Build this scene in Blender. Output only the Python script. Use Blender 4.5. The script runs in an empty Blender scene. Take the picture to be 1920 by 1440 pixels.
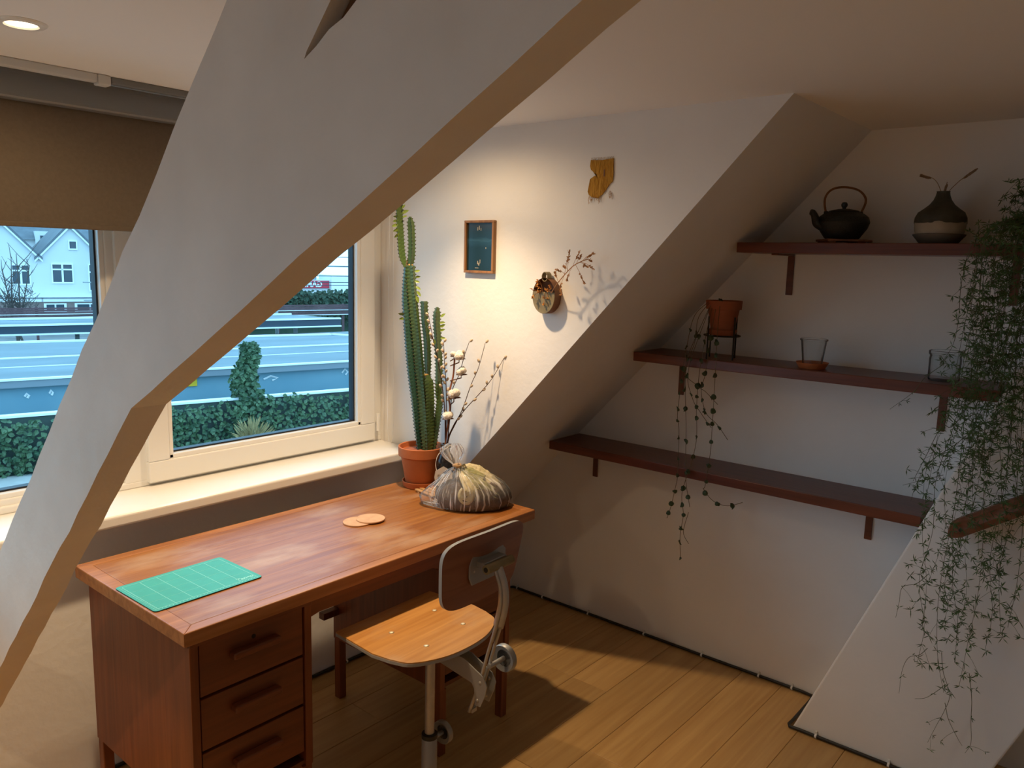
import bpy, bmesh, math, random
from mathutils import Vector, Matrix
R_ = math.radians
random.seed(7)
scn = bpy.context.scene
col = scn.collection

# ------------------------------------------------------------------ camera, sky, exposure
YAW, PITCH, ROLL, FPX = R_(50.21), R_(-8.775), R_(-1.504), 1487.0
cam = bpy.data.cameras.new('camera'); camo = bpy.data.objects.new('camera', cam); col.objects.link(camo)
fw = Vector((math.sin(YAW)*math.cos(PITCH), math.cos(YAW)*math.cos(PITCH), math.sin(PITCH)))
rt = fw.cross(Vector((0, 0, 1))).normalized(); dn = fw.cross(rt)
c_, s_ = math.cos(ROLL), math.sin(ROLL)
r2 = c_*rt + s_*dn; d2 = -s_*rt + c_*dn
M = Matrix(((r2.x, -d2.x, -fw.x), (r2.y, -d2.y, -fw.y), (r2.z, -d2.z, -fw.z))).to_4x4()
M.translation = (0, 0, 1.629)
camo.matrix_world = M
cam.sensor_width = 36; cam.lens = FPX/1920*36; cam.clip_start = .02; cam.clip_end = 500
scn.camera = camo

SKY_COL, SKY_STR = (.43, .74, 1.0), 2.9
BEAM_W, SPILL_W, LAMP_COL = 58.0, 7.0, (1.0, .72, .43)
world = bpy.data.worlds.new('overcast_sky'); scn.world = world; world.use_nodes = True
bg = world.node_tree.nodes['Background']; bg.inputs[0].default_value = (*SKY_COL, 1); bg.inputs[1].default_value = SKY_STR
scn.view_settings.view_transform = 'Standard'; scn.view_settings.look = 'None'
scn.view_settings.exposure = 0.08; scn.view_settings.gamma = 1.0
scn.view_settings.use_curve_mapping = False
LAMPS = [(1.83, 1.945), (.69, 1.965), (-.52, 1.96), (-.70, -2.20)]          # recessed ceiling spots, lit where built; the last is unseen, added for warm fill

# ------------------------------------------------------------------ materials
def nmat(name, color, rough=.5, var=0, vscale=6, bump=0, bscale=60, metal=0, spec=.5, trans=0, coat=0, stretch=(1, 1, 1), color2=None, alpha=1, ior=1.45, detail=4):
    m = bpy.data.materials.new(name); m.use_nodes = True
    nt = m.node_tree; b = nt.nodes['Principled BSDF']
    b.inputs['Base Color'].default_value = (*color, 1); b.inputs['Roughness'].default_value = rough
    b.inputs['Metallic'].default_value = metal; b.inputs['Specular IOR Level'].default_value = spec
    b.inputs['Transmission Weight'].default_value = trans; b.inputs['Coat Weight'].default_value = coat
    b.inputs['IOR'].default_value = ior; b.inputs['Alpha'].default_value = alpha
    if var or color2 or bump:
        tc = nt.nodes.new('ShaderNodeTexCoord'); mp = nt.nodes.new('ShaderNodeMapping')
        mp.inputs['Scale'].default_value = stretch; nt.links.new(tc.outputs['Object'], mp.inputs['Vector'])
    if var or color2:
        n = nt.nodes.new('ShaderNodeTexNoise'); n.inputs['Scale'].default_value = vscale; n.inputs['Detail'].default_value = detail
        nt.links.new(mp.outputs[0], n.inputs['Vector'])
        r = nt.nodes.new('ShaderNodeValToRGB')
        ca = [max(0, c*(1-var)) for c in color]; cb = color2 or [min(1, c*(1+var)) for c in color]
        r.color_ramp.elements[0].position = .3; r.color_ramp.elements[1].position = .7
        r.color_ramp.elements[0].color = (*ca, 1); r.color_ramp.elements[1].color = (*cb, 1)
        nt.links.new(n.outputs['Fac'], r.inputs[0]); nt.links.new(r.outputs[0], b.inputs['Base Color'])
    if bump:
        n2 = nt.nodes.new('ShaderNodeTexNoise'); n2.inputs['Scale'].default_value = bscale; n2.inputs['Detail'].default_value = 5
        nt.links.new(mp.outputs[0], n2.inputs['Vector'])
        bp = nt.nodes.new('ShaderNodeBump'); bp.inputs['Strength'].default_value = bump; bp.inputs['Distance'].default_value = .01
        nt.links.new(n2.outputs['Fac'], bp.inputs['Height']); nt.links.new(bp.outputs[0], b.inputs['Normal'])
    return m

def woodmat(name, dark, light, axis='X', rough=.45, scale=1.0, worn=None, bump=.15, per_object=0):
    m = bpy.data.materials.new(name); m.use_nodes = True
    nt = m.node_tree; b = nt.nodes['Principled BSDF']; L = nt.links.new
    tc = nt.nodes.new('ShaderNodeTexCoord'); mp = nt.nodes.new('ShaderNodeMapping')
    st = {'X': (1.2, 22, 22), 'Y': (22, 1.2, 22), 'Z': (22, 22, 1.2)}[axis]
    mp.inputs['Scale'].default_value = [v*scale for v in st]; L(tc.outputs['Object'], mp.inputs['Vector'])
    if per_object:
        oi = nt.nodes.new('ShaderNodeObjectInfo'); vm = nt.nodes.new('ShaderNodeVectorMath'); vm.operation = 'SCALE'
        cx = nt.nodes.new('ShaderNodeCombineXYZ')
        for i in range(3): L(oi.outputs['Random'], cx.inputs[i])
        L(cx.outputs[0], vm.inputs[0]); vm.inputs['Scale'].default_value = 37
        ad = nt.nodes.new('ShaderNodeVectorMath'); ad.operation = 'ADD'
        L(tc.outputs['Object'], ad.inputs[0]); L(vm.outputs[0], ad.inputs[1]); L(ad.outputs[0], mp.inputs['Vector'])
    n = nt.nodes.new('ShaderNodeTexNoise'); n.inputs['Scale'].default_value = 2.2; n.inputs['Detail'].default_value = 8; n.inputs['Distortion'].default_value = .6
    L(mp.outputs[0], n.inputs['Vector'])
    r = nt.nodes.new('ShaderNodeValToRGB'); r.color_ramp.elements[0].position = .32; r.color_ramp.elements[1].position = .68
    r.color_ramp.elements[0].color = (*dark, 1); r.color_ramp.elements[1].color = (*light, 1)
    L(n.outputs['Fac'], r.inputs[0]); out = r.outputs[0]
    if worn:
        n3 = nt.nodes.new('ShaderNodeTexNoise'); n3.inputs['Scale'].default_value = 4.5; n3.inputs['Detail'].default_value = 6
        mp3 = nt.nodes.new('ShaderNodeMapping'); mp3.inputs['Scale'].default_value = (1, 2.2, 1); L(tc.outputs['Object'], mp3.inputs['Vector']); L(mp3.outputs[0], n3.inputs['Vector'])
        r3 = nt.nodes.new('ShaderNodeValToRGB'); r3.color_ramp.elements[0].position = .5; r3.color_ramp.elements[1].position = .72
        L(n3.outputs['Fac'], r3.inputs[0])
        mx = nt.nodes.new('ShaderNodeMix'); mx.data_type = 'RGBA'; L(r3.outputs[0], mx.inputs['Factor']); L(out, mx.inputs['A'])
        mx.inputs['B'].default_value = (*worn, 1); out = mx.outputs['Result']
    if per_object:
        hs = nt.nodes.new('ShaderNodeHueSaturation'); mr = nt.nodes.new('ShaderNodeMapRange')
        mr.inputs['To Min'].default_value = 1-per_object; mr.inputs['To Max'].default_value = 1+per_object
        L(oi.outputs['Random'], mr.inputs['Value']); L(mr.outputs[0], hs.inputs['Value']); L(out, hs.inputs['Color']); out = hs.outputs[0]
    L(out, b.inputs['Base Color'])
    b.inputs['Roughness'].default_value = rough
    if bump:
        bp = nt.nodes.new('ShaderNodeBump'); bp.inputs['Strength'].default_value = bump; bp.inputs['Distance'].default_value = .004
        L(n.outputs['Fac'], bp.inputs['Height']); L(bp.outputs[0], b.inputs['Normal'])
    return m

def thinmat(name, tint, refl=.12, haze=0, hazecol=(.9, .92, .95), rough=.02, hscale=30):
    """thin clear sheet: transparent, a Fresnel-like gloss and an optional milky film"""
    m = bpy.data.materials.new(name); m.use_nodes = True; nt = m.node_tree; L = nt.links.new
    for n in list(nt.nodes): nt.nodes.remove(n)
    out = nt.nodes.new('ShaderNodeOutputMaterial'); t = nt.nodes.new('ShaderNodeBsdfTransparent'); t.inputs[0].default_value = (*tint, 1)
    g = nt.nodes.new('ShaderNodeBsdfGlossy'); g.inputs['Roughness'].default_value = rough
    lw = nt.nodes.new('ShaderNodeLayerWeight'); lw.inputs[0].default_value = refl
    mx = nt.nodes.new('ShaderNodeMixShader'); L(lw.outputs['Fresnel'], mx.inputs[0]); L(t.outputs[0], mx.inputs[1]); L(g.outputs[0], mx.inputs[2])
    last = mx
    if haze:
        d = nt.nodes.new('ShaderNodeBsdfDiffuse'); d.inputs[0].default_value = (*hazecol, 1)
        n = nt.nodes.new('ShaderNodeTexNoise'); n.inputs['Scale'].default_value = hscale; n.inputs['Detail'].default_value = 6
        tc = nt.nodes.new('ShaderNodeTexCoord'); mp = nt.nodes.new('ShaderNodeMapping'); mp.inputs['Scale'].default_value = (1, 1, .25)
        L(tc.outputs['Object'], mp.inputs[0]); L(mp.outputs[0], n.inputs['Vector'])
        mr = nt.nodes.new('ShaderNodeMapRange'); mr.inputs['From Min'].default_value = .45; mr.inputs['From Max'].default_value = .75
        mr.inputs['To Min'].default_value = haze*.25; mr.inputs['To Max'].default_value = min(1, haze*1.8); L(n.outputs['Fac'], mr.inputs['Value'])
        m2 = nt.nodes.new('ShaderNodeMixShader'); L(mr.outputs[0], m2.inputs[0]); L(mx.outputs[0], m2.inputs[1]); L(d.outputs[0], m2.inputs[2]); last = m2
    L(last.outputs[0], out.inputs[0])
    return m

def filmmat():
    """crumpled clear film: highlights along its creases are painted as white streaks from the knot"""
    m = thinmat('bag_film', (1, 1, 1), .12, haze=.3, hazecol=(.95, .93, .92), rough=.12, hscale=2.2); nt = m.node_tree; L = nt.links.new
    n = next(x for x in nt.nodes if x.type == 'TEX_NOISE'); tc = next(x for x in nt.nodes if x.type == 'TEX_COORD'); mr = next(x for x in nt.nodes if x.type == 'MAP_RANGE')
    sub = nt.nodes.new('ShaderNodeVectorMath'); sub.operation = 'SUBTRACT'; sub.inputs[1].default_value = (-.050, -.012, .147); L(tc.outputs['Object'], sub.inputs[0])
    sp = nt.nodes.new('ShaderNodeSeparateXYZ'); L(sub.outputs[0], sp.inputs[0])
    at = nt.nodes.new('ShaderNodeMath'); at.operation = 'ARCTAN2'; L(sp.outputs['Y'], at.inputs[0]); L(sp.outputs['X'], at.inputs[1])
    ln = nt.nodes.new('ShaderNodeVectorMath'); ln.operation = 'LENGTH'; L(sub.outputs[0], ln.inputs[0])
    m1 = nt.nodes.new('ShaderNodeMath'); m1.operation = 'MULTIPLY'; m1.inputs[1].default_value = 5.5; L(at.outputs[0], m1.inputs[0])
    m2 = nt.nodes.new('ShaderNodeMath'); m2.operation = 'MULTIPLY'; m2.inputs[1].default_value = 5.0; L(ln.outputs['Value'], m2.inputs[0])
    cx = nt.nodes.new('ShaderNodeCombineXYZ'); L(m1.outputs[0], cx.inputs[0]); L(m2.outputs[0], cx.inputs[1]); L(cx.outputs[0], n.inputs['Vector'])
    mr.inputs['From Min'].default_value = .52; mr.inputs['From Max'].default_value = .74; mr.inputs['To Min'].default_value = .10; mr.inputs['To Max'].default_value = .85
    return m

def emat(name, color, strength):
    m = bpy.data.materials.new(name); m.use_nodes = True; b = m.node_tree.nodes['Principled BSDF']
    b.inputs['Base Color'].default_value = (*color, 1); b.inputs['Emission Color'].default_value = (*color, 1); b.inputs['Emission Strength'].default_value = strength
    return m

MT = {}
def K(n, *a, **k): MT[n] = nmat(n, *a, **k)
K('wall_paint', (.86, .835, .805), .85, var=.03, vscale=3, bump=.12, bscale=35)
K('beam_paint', (.85, .775, .69), .6, var=.06, vscale=5, bump=.35, bscale=14)
K('ceiling_paint', (.87, .845, .82), .9, bump=.06, bscale=40)
K('pvc', (.86, .85, .82), .3)
K('sill', (.86, .84, .80), .28, var=.02, vscale=8)
K('gasket', (.012, .014, .02), .5)
K('blind_fabric', (.155, .118, .082), .9, var=.06, vscale=120, bump=.1, bscale=300)
K('blind_metal', (.24, .245, .25), .45, metal=.3)
K('track_white', (.68, .69, .70), .4)
K('crack', (.17, .085, .05), .9, bump=.6, bscale=40)
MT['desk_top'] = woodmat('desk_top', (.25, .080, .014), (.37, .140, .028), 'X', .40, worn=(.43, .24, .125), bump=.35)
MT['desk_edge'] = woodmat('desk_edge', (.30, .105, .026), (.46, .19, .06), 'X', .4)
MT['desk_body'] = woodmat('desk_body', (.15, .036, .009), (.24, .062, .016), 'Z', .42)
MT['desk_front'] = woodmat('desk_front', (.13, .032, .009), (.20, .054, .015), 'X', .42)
MT['desk_dark'] = woodmat('desk_dark', (.10, .028, .010), (.16, .045, .014), 'Z', .5)
MT['shelf_wood'] = woodmat('shelf_wood', (.105, .025, .013), (.175, .043, .020), 'Y', .34, bump=.1)
MT['plank'] = woodmat('plank', (.45, .255, .090), (.56, .345, .135), 'X', .42, scale=.8, bump=.06, per_object=.13)
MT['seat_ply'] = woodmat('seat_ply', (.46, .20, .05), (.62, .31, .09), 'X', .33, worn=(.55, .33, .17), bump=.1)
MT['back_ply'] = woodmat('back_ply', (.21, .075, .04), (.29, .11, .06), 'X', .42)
MT['rail_wood'] = woodmat('rail_wood', (.16, .055, .028), (.28, .11, .055), 'Y', .5)
MT['light_wood'] = woodmat('light_wood', (.45, .22, .07), (.62, .36, .14), 'X', .5)
MT['frame_wood'] = woodmat('frame_wood', (.20, .085, .025), (.38, .18, .055), 'Z', .45)
K('floor_gap', (.10, .05, .02), .8)
K('steel', (.46, .43, .39), .38, metal=.55, var=.1, vscale=30)
K('grey_paint', (.33, .32, .30), .4, metal=.4)
K('ply_edge', (.34, .325, .30), .45)
K('black_plastic', (.02, .019, .018), .45)
K('black_metal', (.022, .020, .020), .45, metal=.5)
K('screw', (.85, .78, .58), .3, metal=.2)
K('clip', (.75, .74, .72), .5)
K('terracotta', (.52, .15, .045), .75, var=.12, vscale=12, bump=.1)
K('terracotta_dark', (.34, .10, .045), .8, var=.12, vscale=14, bump=.1)
K('soil', (.075, .045, .030), .95, var=.5, vscale=60, bump=1, bscale=90)
K('cactus', (.030, .070, .020), .5, color2=(.085, .130, .028), vscale=5, stretch=(2, 2, .6))
K('cactus_blue', (.022, .075, .058), .45, color2=(.045, .115, .080), vscale=7)
K('cactus_spine', (.055, .035, .015), .7)
K('cactus_bark', (.36, .22, .07), .8, var=.3, vscale=60)
K('leaf_fresh', (.17, .24, .035), .45, var=.2, vscale=30)
K('vine_leaf', (.045, .075, .035), .55, var=.35, vscale=40)
K('vine_stem', (.13, .095, .05), .7)
K('fern', (.055, .115, .030), .6, var=.35, vscale=25)
K('fern_stem', (.11, .115, .06), .7)
K('willow', (.075, .030, .018), .6, var=.3, vscale=60)
K('catkin', (.62, .50, .36), .9, bump=.5, bscale=400)
K('cotton', (.86, .79, .70), .95, bump=.7, bscale=160)
K('cotton_husk', (.15, .065, .035), .8)
K('cotton_stem', (.34, .12, .055), .7)
K('bottle_glass', (.014, .011, .012), .12, coat=.3)
K('paper_tag', (.70, .62, .55), .8, var=.04)
K('ink', (.13, .12, .12), .8)
K('string', (.75, .68, .58), .9)
K('rubber_band', (.62, .38, .18), .5)
K('dried_cream', (.70, .61, .40), .8, color2=(.40, .35, .17), vscale=30, bump=.5, bscale=60)
K('dried_olive', (.20, .19, .065), .8, color2=(.40, .38, .20), vscale=20, bump=.5, bscale=50)
MT['bag_film'] = filmmat()
MT['pane'] = thinmat('pane', (.86, .96, 1.0), .10)
MT['jar_glass'] = thinmat('jar_glass', (.96, .97, .97), .12, haze=.10, hazecol=(.8, .82, .85), rough=.05, hscale=14)
K('mat_green', (.045, .37, .31), .5, var=.05, vscale=30)
K('mat_print', (.26, .66, .58), .5)
K('mat_edge', (.012, .05, .045), .6)
K('cork', (.62, .36, .20), .75, var=.1, vscale=40)
K('iron', (.012, .016, .018), .48, var=.25, vscale=90, bump=.35, bscale=160)
K('vase_dark', (.055, .052, .038), .7, var=.3, vscale=30, bump=.2)
K('vase_cream', (.40, .33, .235), .6, var=.1, vscale=20)
K('vase_foot', (.15, .12, .09), .65, var=.1, vscale=20)
K('pampas', (.36, .24, .15), .9)
K('brass_clay', (.27, .21, .105), .55, var=.25, vscale=18, metal=.15)
K('rust_clay', (.20, .085, .035), .65, var=.3, vscale=20)
K('dried_flower', (.58, .27, .07), .9, var=.3, vscale=80)
K('dried_grass', (.46, .22, .09), .9, var=.25, vscale=60)
K('ochre_cloth', (.40, .18, .016), .95, color2=(.56, .28, .035), vscale=70, stretch=(1, 1.6, .5), bump=1.0, bscale=90)
# outdoors
K('asphalt', (.20, .20, .20), .9, var=.2, vscale=.6)
K('pavement', (.42, .40, .37), .9, var=.15, vscale=1.5)
K('ivy_wall', (.05, .07, .06), .9)
K('ivy_leaf', (.030, .075, .040), .5, color2=(.10, .17, .075), vscale=2.5)
K('coping', (.80, .82, .82), .6)
K('station_wall', (.16, .32, .40), .6, color2=(.22, .38, .45), vscale=.5)
K('roof_felt', (.10, .14, .16), .6, color2=(.19, .24, .26), vscale=.5, stretch=(.4, 1, 1))
K('fascia_grey', (.22, .26, .29), .6)
K('fascia_navy', (.035, .055, .08), .5)
K('trim_white', (.85, .88, .88), .5)
K('slat_maroon', (.13, .07, .075), .8, var=.25, vscale=.7)
K('house_white', (.68, .69, .69), .8, var=.02, vscale=.5)
K('house_brick', (.26, .19, .17), .85, var=.15, vscale=3)
K('house_roof', (.13, .15, .17), .7, var=.15, vscale=2)
K('house_glass', (.06, .08, .10), .15)
K('bare_wood', (.10, .085, .075), .9)
K('mast_grey', (.30, .34, .34), .6)
K('hedge_leaf', (.035, .075, .045), .7, color2=(.06, .10, .06), vscale=1.5)
K('sign_red', (.50, .035, .06), .5)
K('sign_white', (.85, .85, .85), .5)
K('train_yellow', (.75, .50, .03), .4)
K('picture_dark', (.010, .035, .045), .35)
lamp_glow = emat('lamp_glow', (1.0, .80, .52), 9.0)

# picture: dark sea with a pale band, all procedural
def picture_mat():
    m = bpy.data.materials.new('painting'); m.use_nodes = True; nt = m.node_tree; L = nt.links.new; b = nt.nodes['Principled BSDF']
    tc = nt.nodes.new('ShaderNodeTexCoord'); sp = nt.nodes.new('ShaderNodeSeparateXYZ'); L(tc.outputs['Generated'], sp.inputs[0])
    n = nt.nodes.new('ShaderNodeTexNoise'); n.inputs['Scale'].default_value = 5; n.inputs['Detail'].default_value = 6
    mp = nt.nodes.new('ShaderNodeMapping'); mp.inputs['Scale'].default_value = (1, .6, 2.5); L(tc.outputs['Generated'], mp.inputs[0]); L(mp.outputs[0], n.inputs['Vector'])
    ma = nt.nodes.new('ShaderNodeMath'); ma.operation = 'MULTIPLY_ADD'; L(n.outputs['Fac'], ma.inputs[0]); ma.inputs[1].default_value = .14; L(sp.outputs['Z'], ma.inputs[2])
    r = nt.nodes.new('ShaderNodeValToRGB'); L(ma.outputs[0], r.inputs[0]); e = r.color_ramp.elements
    e[0].position = .1; e[0].color = (.008, .026, .028, 1); e[1].position = 1; e[1].color = (.03, .03, .022, 1)
    for p, c in ((.55, (.008, .028, .032)), (.66, (.016, .055, .075)), (.70, (.03, .085, .115)), (.76, (.010, .034, .042)), (.88, (.014, .032, .032))):
        k = e.new(p); k.color = (*c, 1)
    L(r.outputs[0], b.inputs['Base Color']); b.inputs['Roughness'].default_value = .3
    return m
MT['painting'] = picture_mat()

# ------------------------------------------------------------------ mesh helpers
class MB:
    def __init__(s): s.v = []; s.f = []
    def add(s, vs, fs, mtx=None):
        o = len(s.v); s.v += [tuple(mtx @ Vector(p)) if mtx else tuple(p) for p in vs]; s.f += [[i+o for i in f] for f in fs]; return s
    def box(s, x0, x1, y0, y1, z0, z1, mtx=None):
        return s.add([(x, y, z) for z in (z0, z1) for x, y in ((x0, y0), (x1, y0), (x1, y1), (x0, y1))],
                     [(3, 2, 1, 0), (4, 5, 6, 7), (0, 1, 5, 4), (1, 2, 6, 5), (2, 3, 7, 6), (3, 0, 4, 7)], mtx)
    def prism(s, poly, ax, a, b, mtx=None):
        """poly in the two other axes (in xyz order), extruded along ax from a to b"""
        def P(p, t): q = list(p); q.insert(ax, t); return tuple(q)
        n = len(poly); vs = [P(p, a) for p in poly]+[P(p, b) for p in poly]
        fs = [list(range(n))[::-1], list(range(n, 2*n))]+[(i, (i+1) % n, n+(i+1) % n, n+i) for i in range(n)]
        return s.add(vs, fs, mtx)
    def lathe(s, prof, seg=32, c=(0, 0, 0), mtx=None, caps=True):
        vs = []; fs = []; n = len(prof)
        for i in range(seg):
            a = 2*math.pi*i/seg
            for r, z in prof: vs.append((c[0]+r*math.cos(a), c[1]+r*math.sin(a), c[2]+z))
        for i in range(seg):
            j = (i+1) % seg
            for k in range(n-1): fs.append((i*n+k, j*n+k, j*n+k+1, i*n+k+1))
        if caps:
            if prof[0][0] > 1e-5: fs.append([i*n for i in range(seg)][::-1])
            if prof[-1][0] > 1e-5: fs.append([i*n+n-1 for i in range(seg)])
        return s.add(vs, fs, mtx)
    def tube(s, path, rad, seg=8, mtx=None, flat=1.0):
        path = [Vector(p) for p in path]; n = len(path); rr = rad if isinstance(rad, (list, tuple)) else [rad]*n
        vs = []; fs = []; prev = None
        for i, p in enumerate(path):
            t = (path[min(i+1, n-1)]-path[max(i-1, 0)])
            t = t.normalized() if t.length > 1e-9 else Vector((0, 0, 1))
            if prev is None: ref = Vector((0, 0, 1)) if abs(t.z) < .9 else Vector((1, 0, 0)); a = t.cross(ref).normalized()
            else: a = (prev-t*prev.dot(t)); a = a.normalized() if a.length > 1e-6 else t.cross(Vector((1, 0, 0))).normalized()
            prev = a; b = t.cross(a)
            for k in range(seg):
                w = 2*math.pi*k/seg; vs.append(p+a*math.cos(w)*rr[i]+b*math.sin(w)*rr[i]*flat)
        for i in range(n-1):
            for k in range(seg): fs.append((i*seg+k, i*seg+(k+1) % seg, (i+1)*seg+(k+1) % seg, (i+1)*seg+k))
        fs.append(list(range(seg))[::-1]); fs.append([(n-1)*seg+k for k in range(seg)])
        return s.add(vs, fs, mtx)
    def ball(s, c, r, seg=12, rings=8, sc=(1, 1, 1), mtx=None, rough=0, rnd=None):
        vs = [(c[0], c[1], c[2]-r*sc[2])]; fs = []
        for i in range(1, rings):
            t = math.pi*i/rings
            for k in range(seg):
                w = 2*math.pi*k/seg; q = r*(1+(rnd.uniform(-rough, rough) if rnd else 0))
                vs.append((c[0]+q*math.sin(t)*math.cos(w)*sc[0], c[1]+q*math.sin(t)*math.sin(w)*sc[1], c[2]-q*math.cos(t)*sc[2]))
        vs.append((c[0], c[1], c[2]+r*sc[2])); e = len(vs)-1
        for k in range(seg): fs.append((0, 1+(k+1) % seg, 1+k)); fs.append((e, e-seg+k, e-seg+(k+1) % seg))
        for i in range(rings-2):
            for k in range(seg): a = 1+i*seg; fs.append((a+k, a+(k+1) % seg, a+seg+(k+1) % seg, a+seg+k))
        return s.add(vs, fs, mtx)
    def leaf(s, p, d, n, L, W, fold=.2):
        """a small pointed leaf at p along d, facing n"""
        p = Vector(p); d = Vector(d).normalized(); n = Vector(n); w = d.cross(n)
        w = w.normalized() if w.length > 1e-6 else Vector((1, 0, 0)); n = w.cross(d)
        pts = [p, p+d*L*.35+w*W*.5+n*W*fold, p+d*L*.7+w*W*.38+n*W*fold, p+d*L, p+d*L*.7-w*W*.38+n*W*fold, p+d*L*.35-w*W*.5+n*W*fold, p+d*L*.5]
        return s.add(pts, [(0, 1, 6), (1, 2, 6), (2, 3, 6), (3, 4, 6), (4, 5, 6), (5, 0, 6)])
    def build(s, name, mat, parent=None, smooth=False, bevel=0, seg=2, loc=None, auto=None):
        me = bpy.data.meshes.new(name); me.from_pydata(s.v, [], s.f); me.update()
        bm = bmesh.new(); bm.from_mesh(me); bmesh.ops.recalc_face_normals(bm, faces=bm.faces)
        if bevel:
            es = [e for e in bm.edges if len(e.link_faces) == 2 and e.calc_face_angle(0) > .5]
            bmesh.ops.bevel(bm, geom=es, offset=bevel, segments=seg, affect='EDGES', profile=.5, clamp_overlap=True)
        bm.to_mesh(me); bm.free()
        if smooth:
            for p in me.polygons: p.use_smooth = True
            if auto is not None:
                bm = bmesh.new(); bm.from_mesh(me)
                for e in bm.edges:
                    if len(e.link_faces) == 2 and e.calc_face_angle(0) > auto: e.smooth = False
                bm.to_mesh(me); bm.free()
        me.materials.append(MT[mat] if isinstance(mat, str) else mat)
        o = bpy.data.objects.new(name, me); col.objects.link(o)
        if parent: o.parent = parent
        if loc: o.location = loc
        return o

def box(name, mat, b, parent=None, bevel=0, **k): return MB().box(*b).build(name, mat, parent, bevel=bevel, **k)
def thing(name, label, cat, loc=(0, 0, 0), rz=0, group=None):
    o = bpy.data.objects.new(name, None); col.objects.link(o); o.empty_display_size = .05
    o.location = loc; o.rotation_euler = (0, 0, rz); return tag(o, label, cat, group)
def tag(o, label, cat, group=None):
    o['label'] = label; o['category'] = cat
    if group: o['group'] = group
    return o
def struct(o, label=None):
    o['kind'] = 'structure'
    if label: o['label'] = label
    return o
def bez(pts, n=8):
    """Catmull-Rom through pts"""
    P = [Vector(p) for p in pts]; P = [P[0]*2-P[1]]+P+[P[-1]*2-P[-2]]; out = []
    for i in range(1, len(P)-2):
        a, b, c, d = P[i-1:i+3]
        for k in range(n):
            t = k/n; out.append(.5*((2*b)+(c-a)*t+(2*a-5*b+4*c-d)*t*t+(-a+3*b-3*c+d)*t**3))
    out.append(P[-2]); return out
def text_mesh(name, body, size, mat, parent, mtx, extrude=.0004, shear=0, bold=0):
    cu = bpy.data.curves.new(name, 'FONT'); cu.body = body; cu.size = size; cu.extrude = extrude; cu.shear = shear; cu.offset = bold
    cu.align_x = 'CENTER'; cu.align_y = 'CENTER'; cu.resolution_u = 2
    t = bpy.data.objects.new(name, cu); col.objects.link(t); dg = bpy.context.evaluated_depsgraph_get()
    me = bpy.data.meshes.new_from_object(t.evaluated_get(dg)); bpy.data.objects.remove(t)
    me.transform(mtx); me.materials.clear(); me.materials.append(MT[mat])
    o = bpy.data.objects.new(name, me); col.objects.link(o); o.parent = parent; return o

# ------------------------------------------------------------------ room dimensions
GX, KY, CZ = 2.949, 2.425, 2.106            # gable wall, knee wall, ceiling
CX = 2.23                                    # dormer cheek
SK, SY = 1.066, .878                         # roof slope: z = CZ - SK*(y-SY)
XL, YB = -2.6, -3.8
WY = 2.59                                    # window frame face
def slope_z(y): return CZ-SK*(y-SY)

fl = struct(box('floor', 'floor_gap', (XL-.1, GX+.1, YB-.1, 2.7, -.12, -.012)), 'oak laminate floor of the attic')
PW, PL = .163, 1.29
plank_meshes = {}
row = 0; y = 1.352+PW*7
ys = [1.352+PW*k for k in range(-33, 8)]
for row, y0 in enumerate(ys):
    y1 = min(y0+PW, KY+.02); y0 = max(y0, YB)
    if y1-y0 < .02: continue
    x = XL-random.uniform(.05, 1.2)
    while x < GX:
        a, b_ = max(x, XL), min(x+PL, GX)
        if b_-a > .03:
            key = (round(b_-a, 3), round(y1-y0, 3))
            if key not in plank_meshes:
                o = box('plank', 'plank', (.0006, b_-a-.0006, .0006, y1-y0-.0006, -.012, 0), fl, bevel=.0012, seg=1); plank_meshes[key] = o.data
            else: o = bpy.data.objects.new('plank', plank_meshes[key]); col.objects.link(o); o.parent = fl
            o.location = (a, y0, 0)
        x += PL

struct(box('wall_right', 'wall_paint', (GX, GX+.12, YB, 2.7, -.1, CZ+.1)), 'white gable wall carrying the three dark shelves')
struct(box('wall_back', 'wall_paint', (XL-.1, GX+.1, YB-.12, YB, -.1, CZ+.1)), 'white wall behind the viewer')
struct(box('wall_left', 'wall_paint', (XL-.12, XL, YB, 2.7, -.1, CZ+.1)), 'white wall at the far left')
struct(box('ceiling', 'ceiling_paint', (XL, GX, YB, 2.75, CZ, CZ+.12)), 'flat white ceiling')
kw = MB().prism([(XL, 0), (GX, 0), (GX, slope_z(KY)), (CX, slope_z(KY)), (CX, .812), (XL, .812)], 1, KY, KY+.2)
struct(kw.build('wall_window', 'wall_paint'), 'low white wall under the windowsill behind the desk')
t_ = .14
sl = MB().prism([(SY, CZ), (KY+.2, slope_z(KY+.2)), (KY+.2, slope_z(KY+.2)+t_*1.4), (SY, CZ+t_*1.4)], 0, CX+.08, GX)
struct(sl.build('wall_slope', 'wall_paint'), 'sloping white attic ceiling between window bay and shelf wall')
ck = MB().prism([(SY, CZ+.02), (2.75, CZ+.02), (2.75, slope_z(2.75)), (SY, CZ)], 0, CX, CX+.08)
struct(ck.build('wall_cheek', 'wall_paint'), 'triangular white side wall of the window bay')
lean = MB().prism([(.887, 0), (.887-CZ/2.46, CZ), (.32-CZ/2.46, CZ), (.32, 0)], 0, 2.686, GX)
struct(lean.build('wall_box', 'wall_paint', bevel=.006), 'leaning white boxed-in wall strip with the wooden handrail')
struct(box('wall_header', 'wall_paint', (XL, CX, WY-.01, WY+.16, 2.03, CZ)), 'wall strip above the windows')
# sill
sill = MB().box(XL, CX, 2.352, WY+.02, .812, .85).build('trim_sill', 'sill', bevel=.008, seg=3)
struct(sill, 'white windowsill board above the desk')

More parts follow.
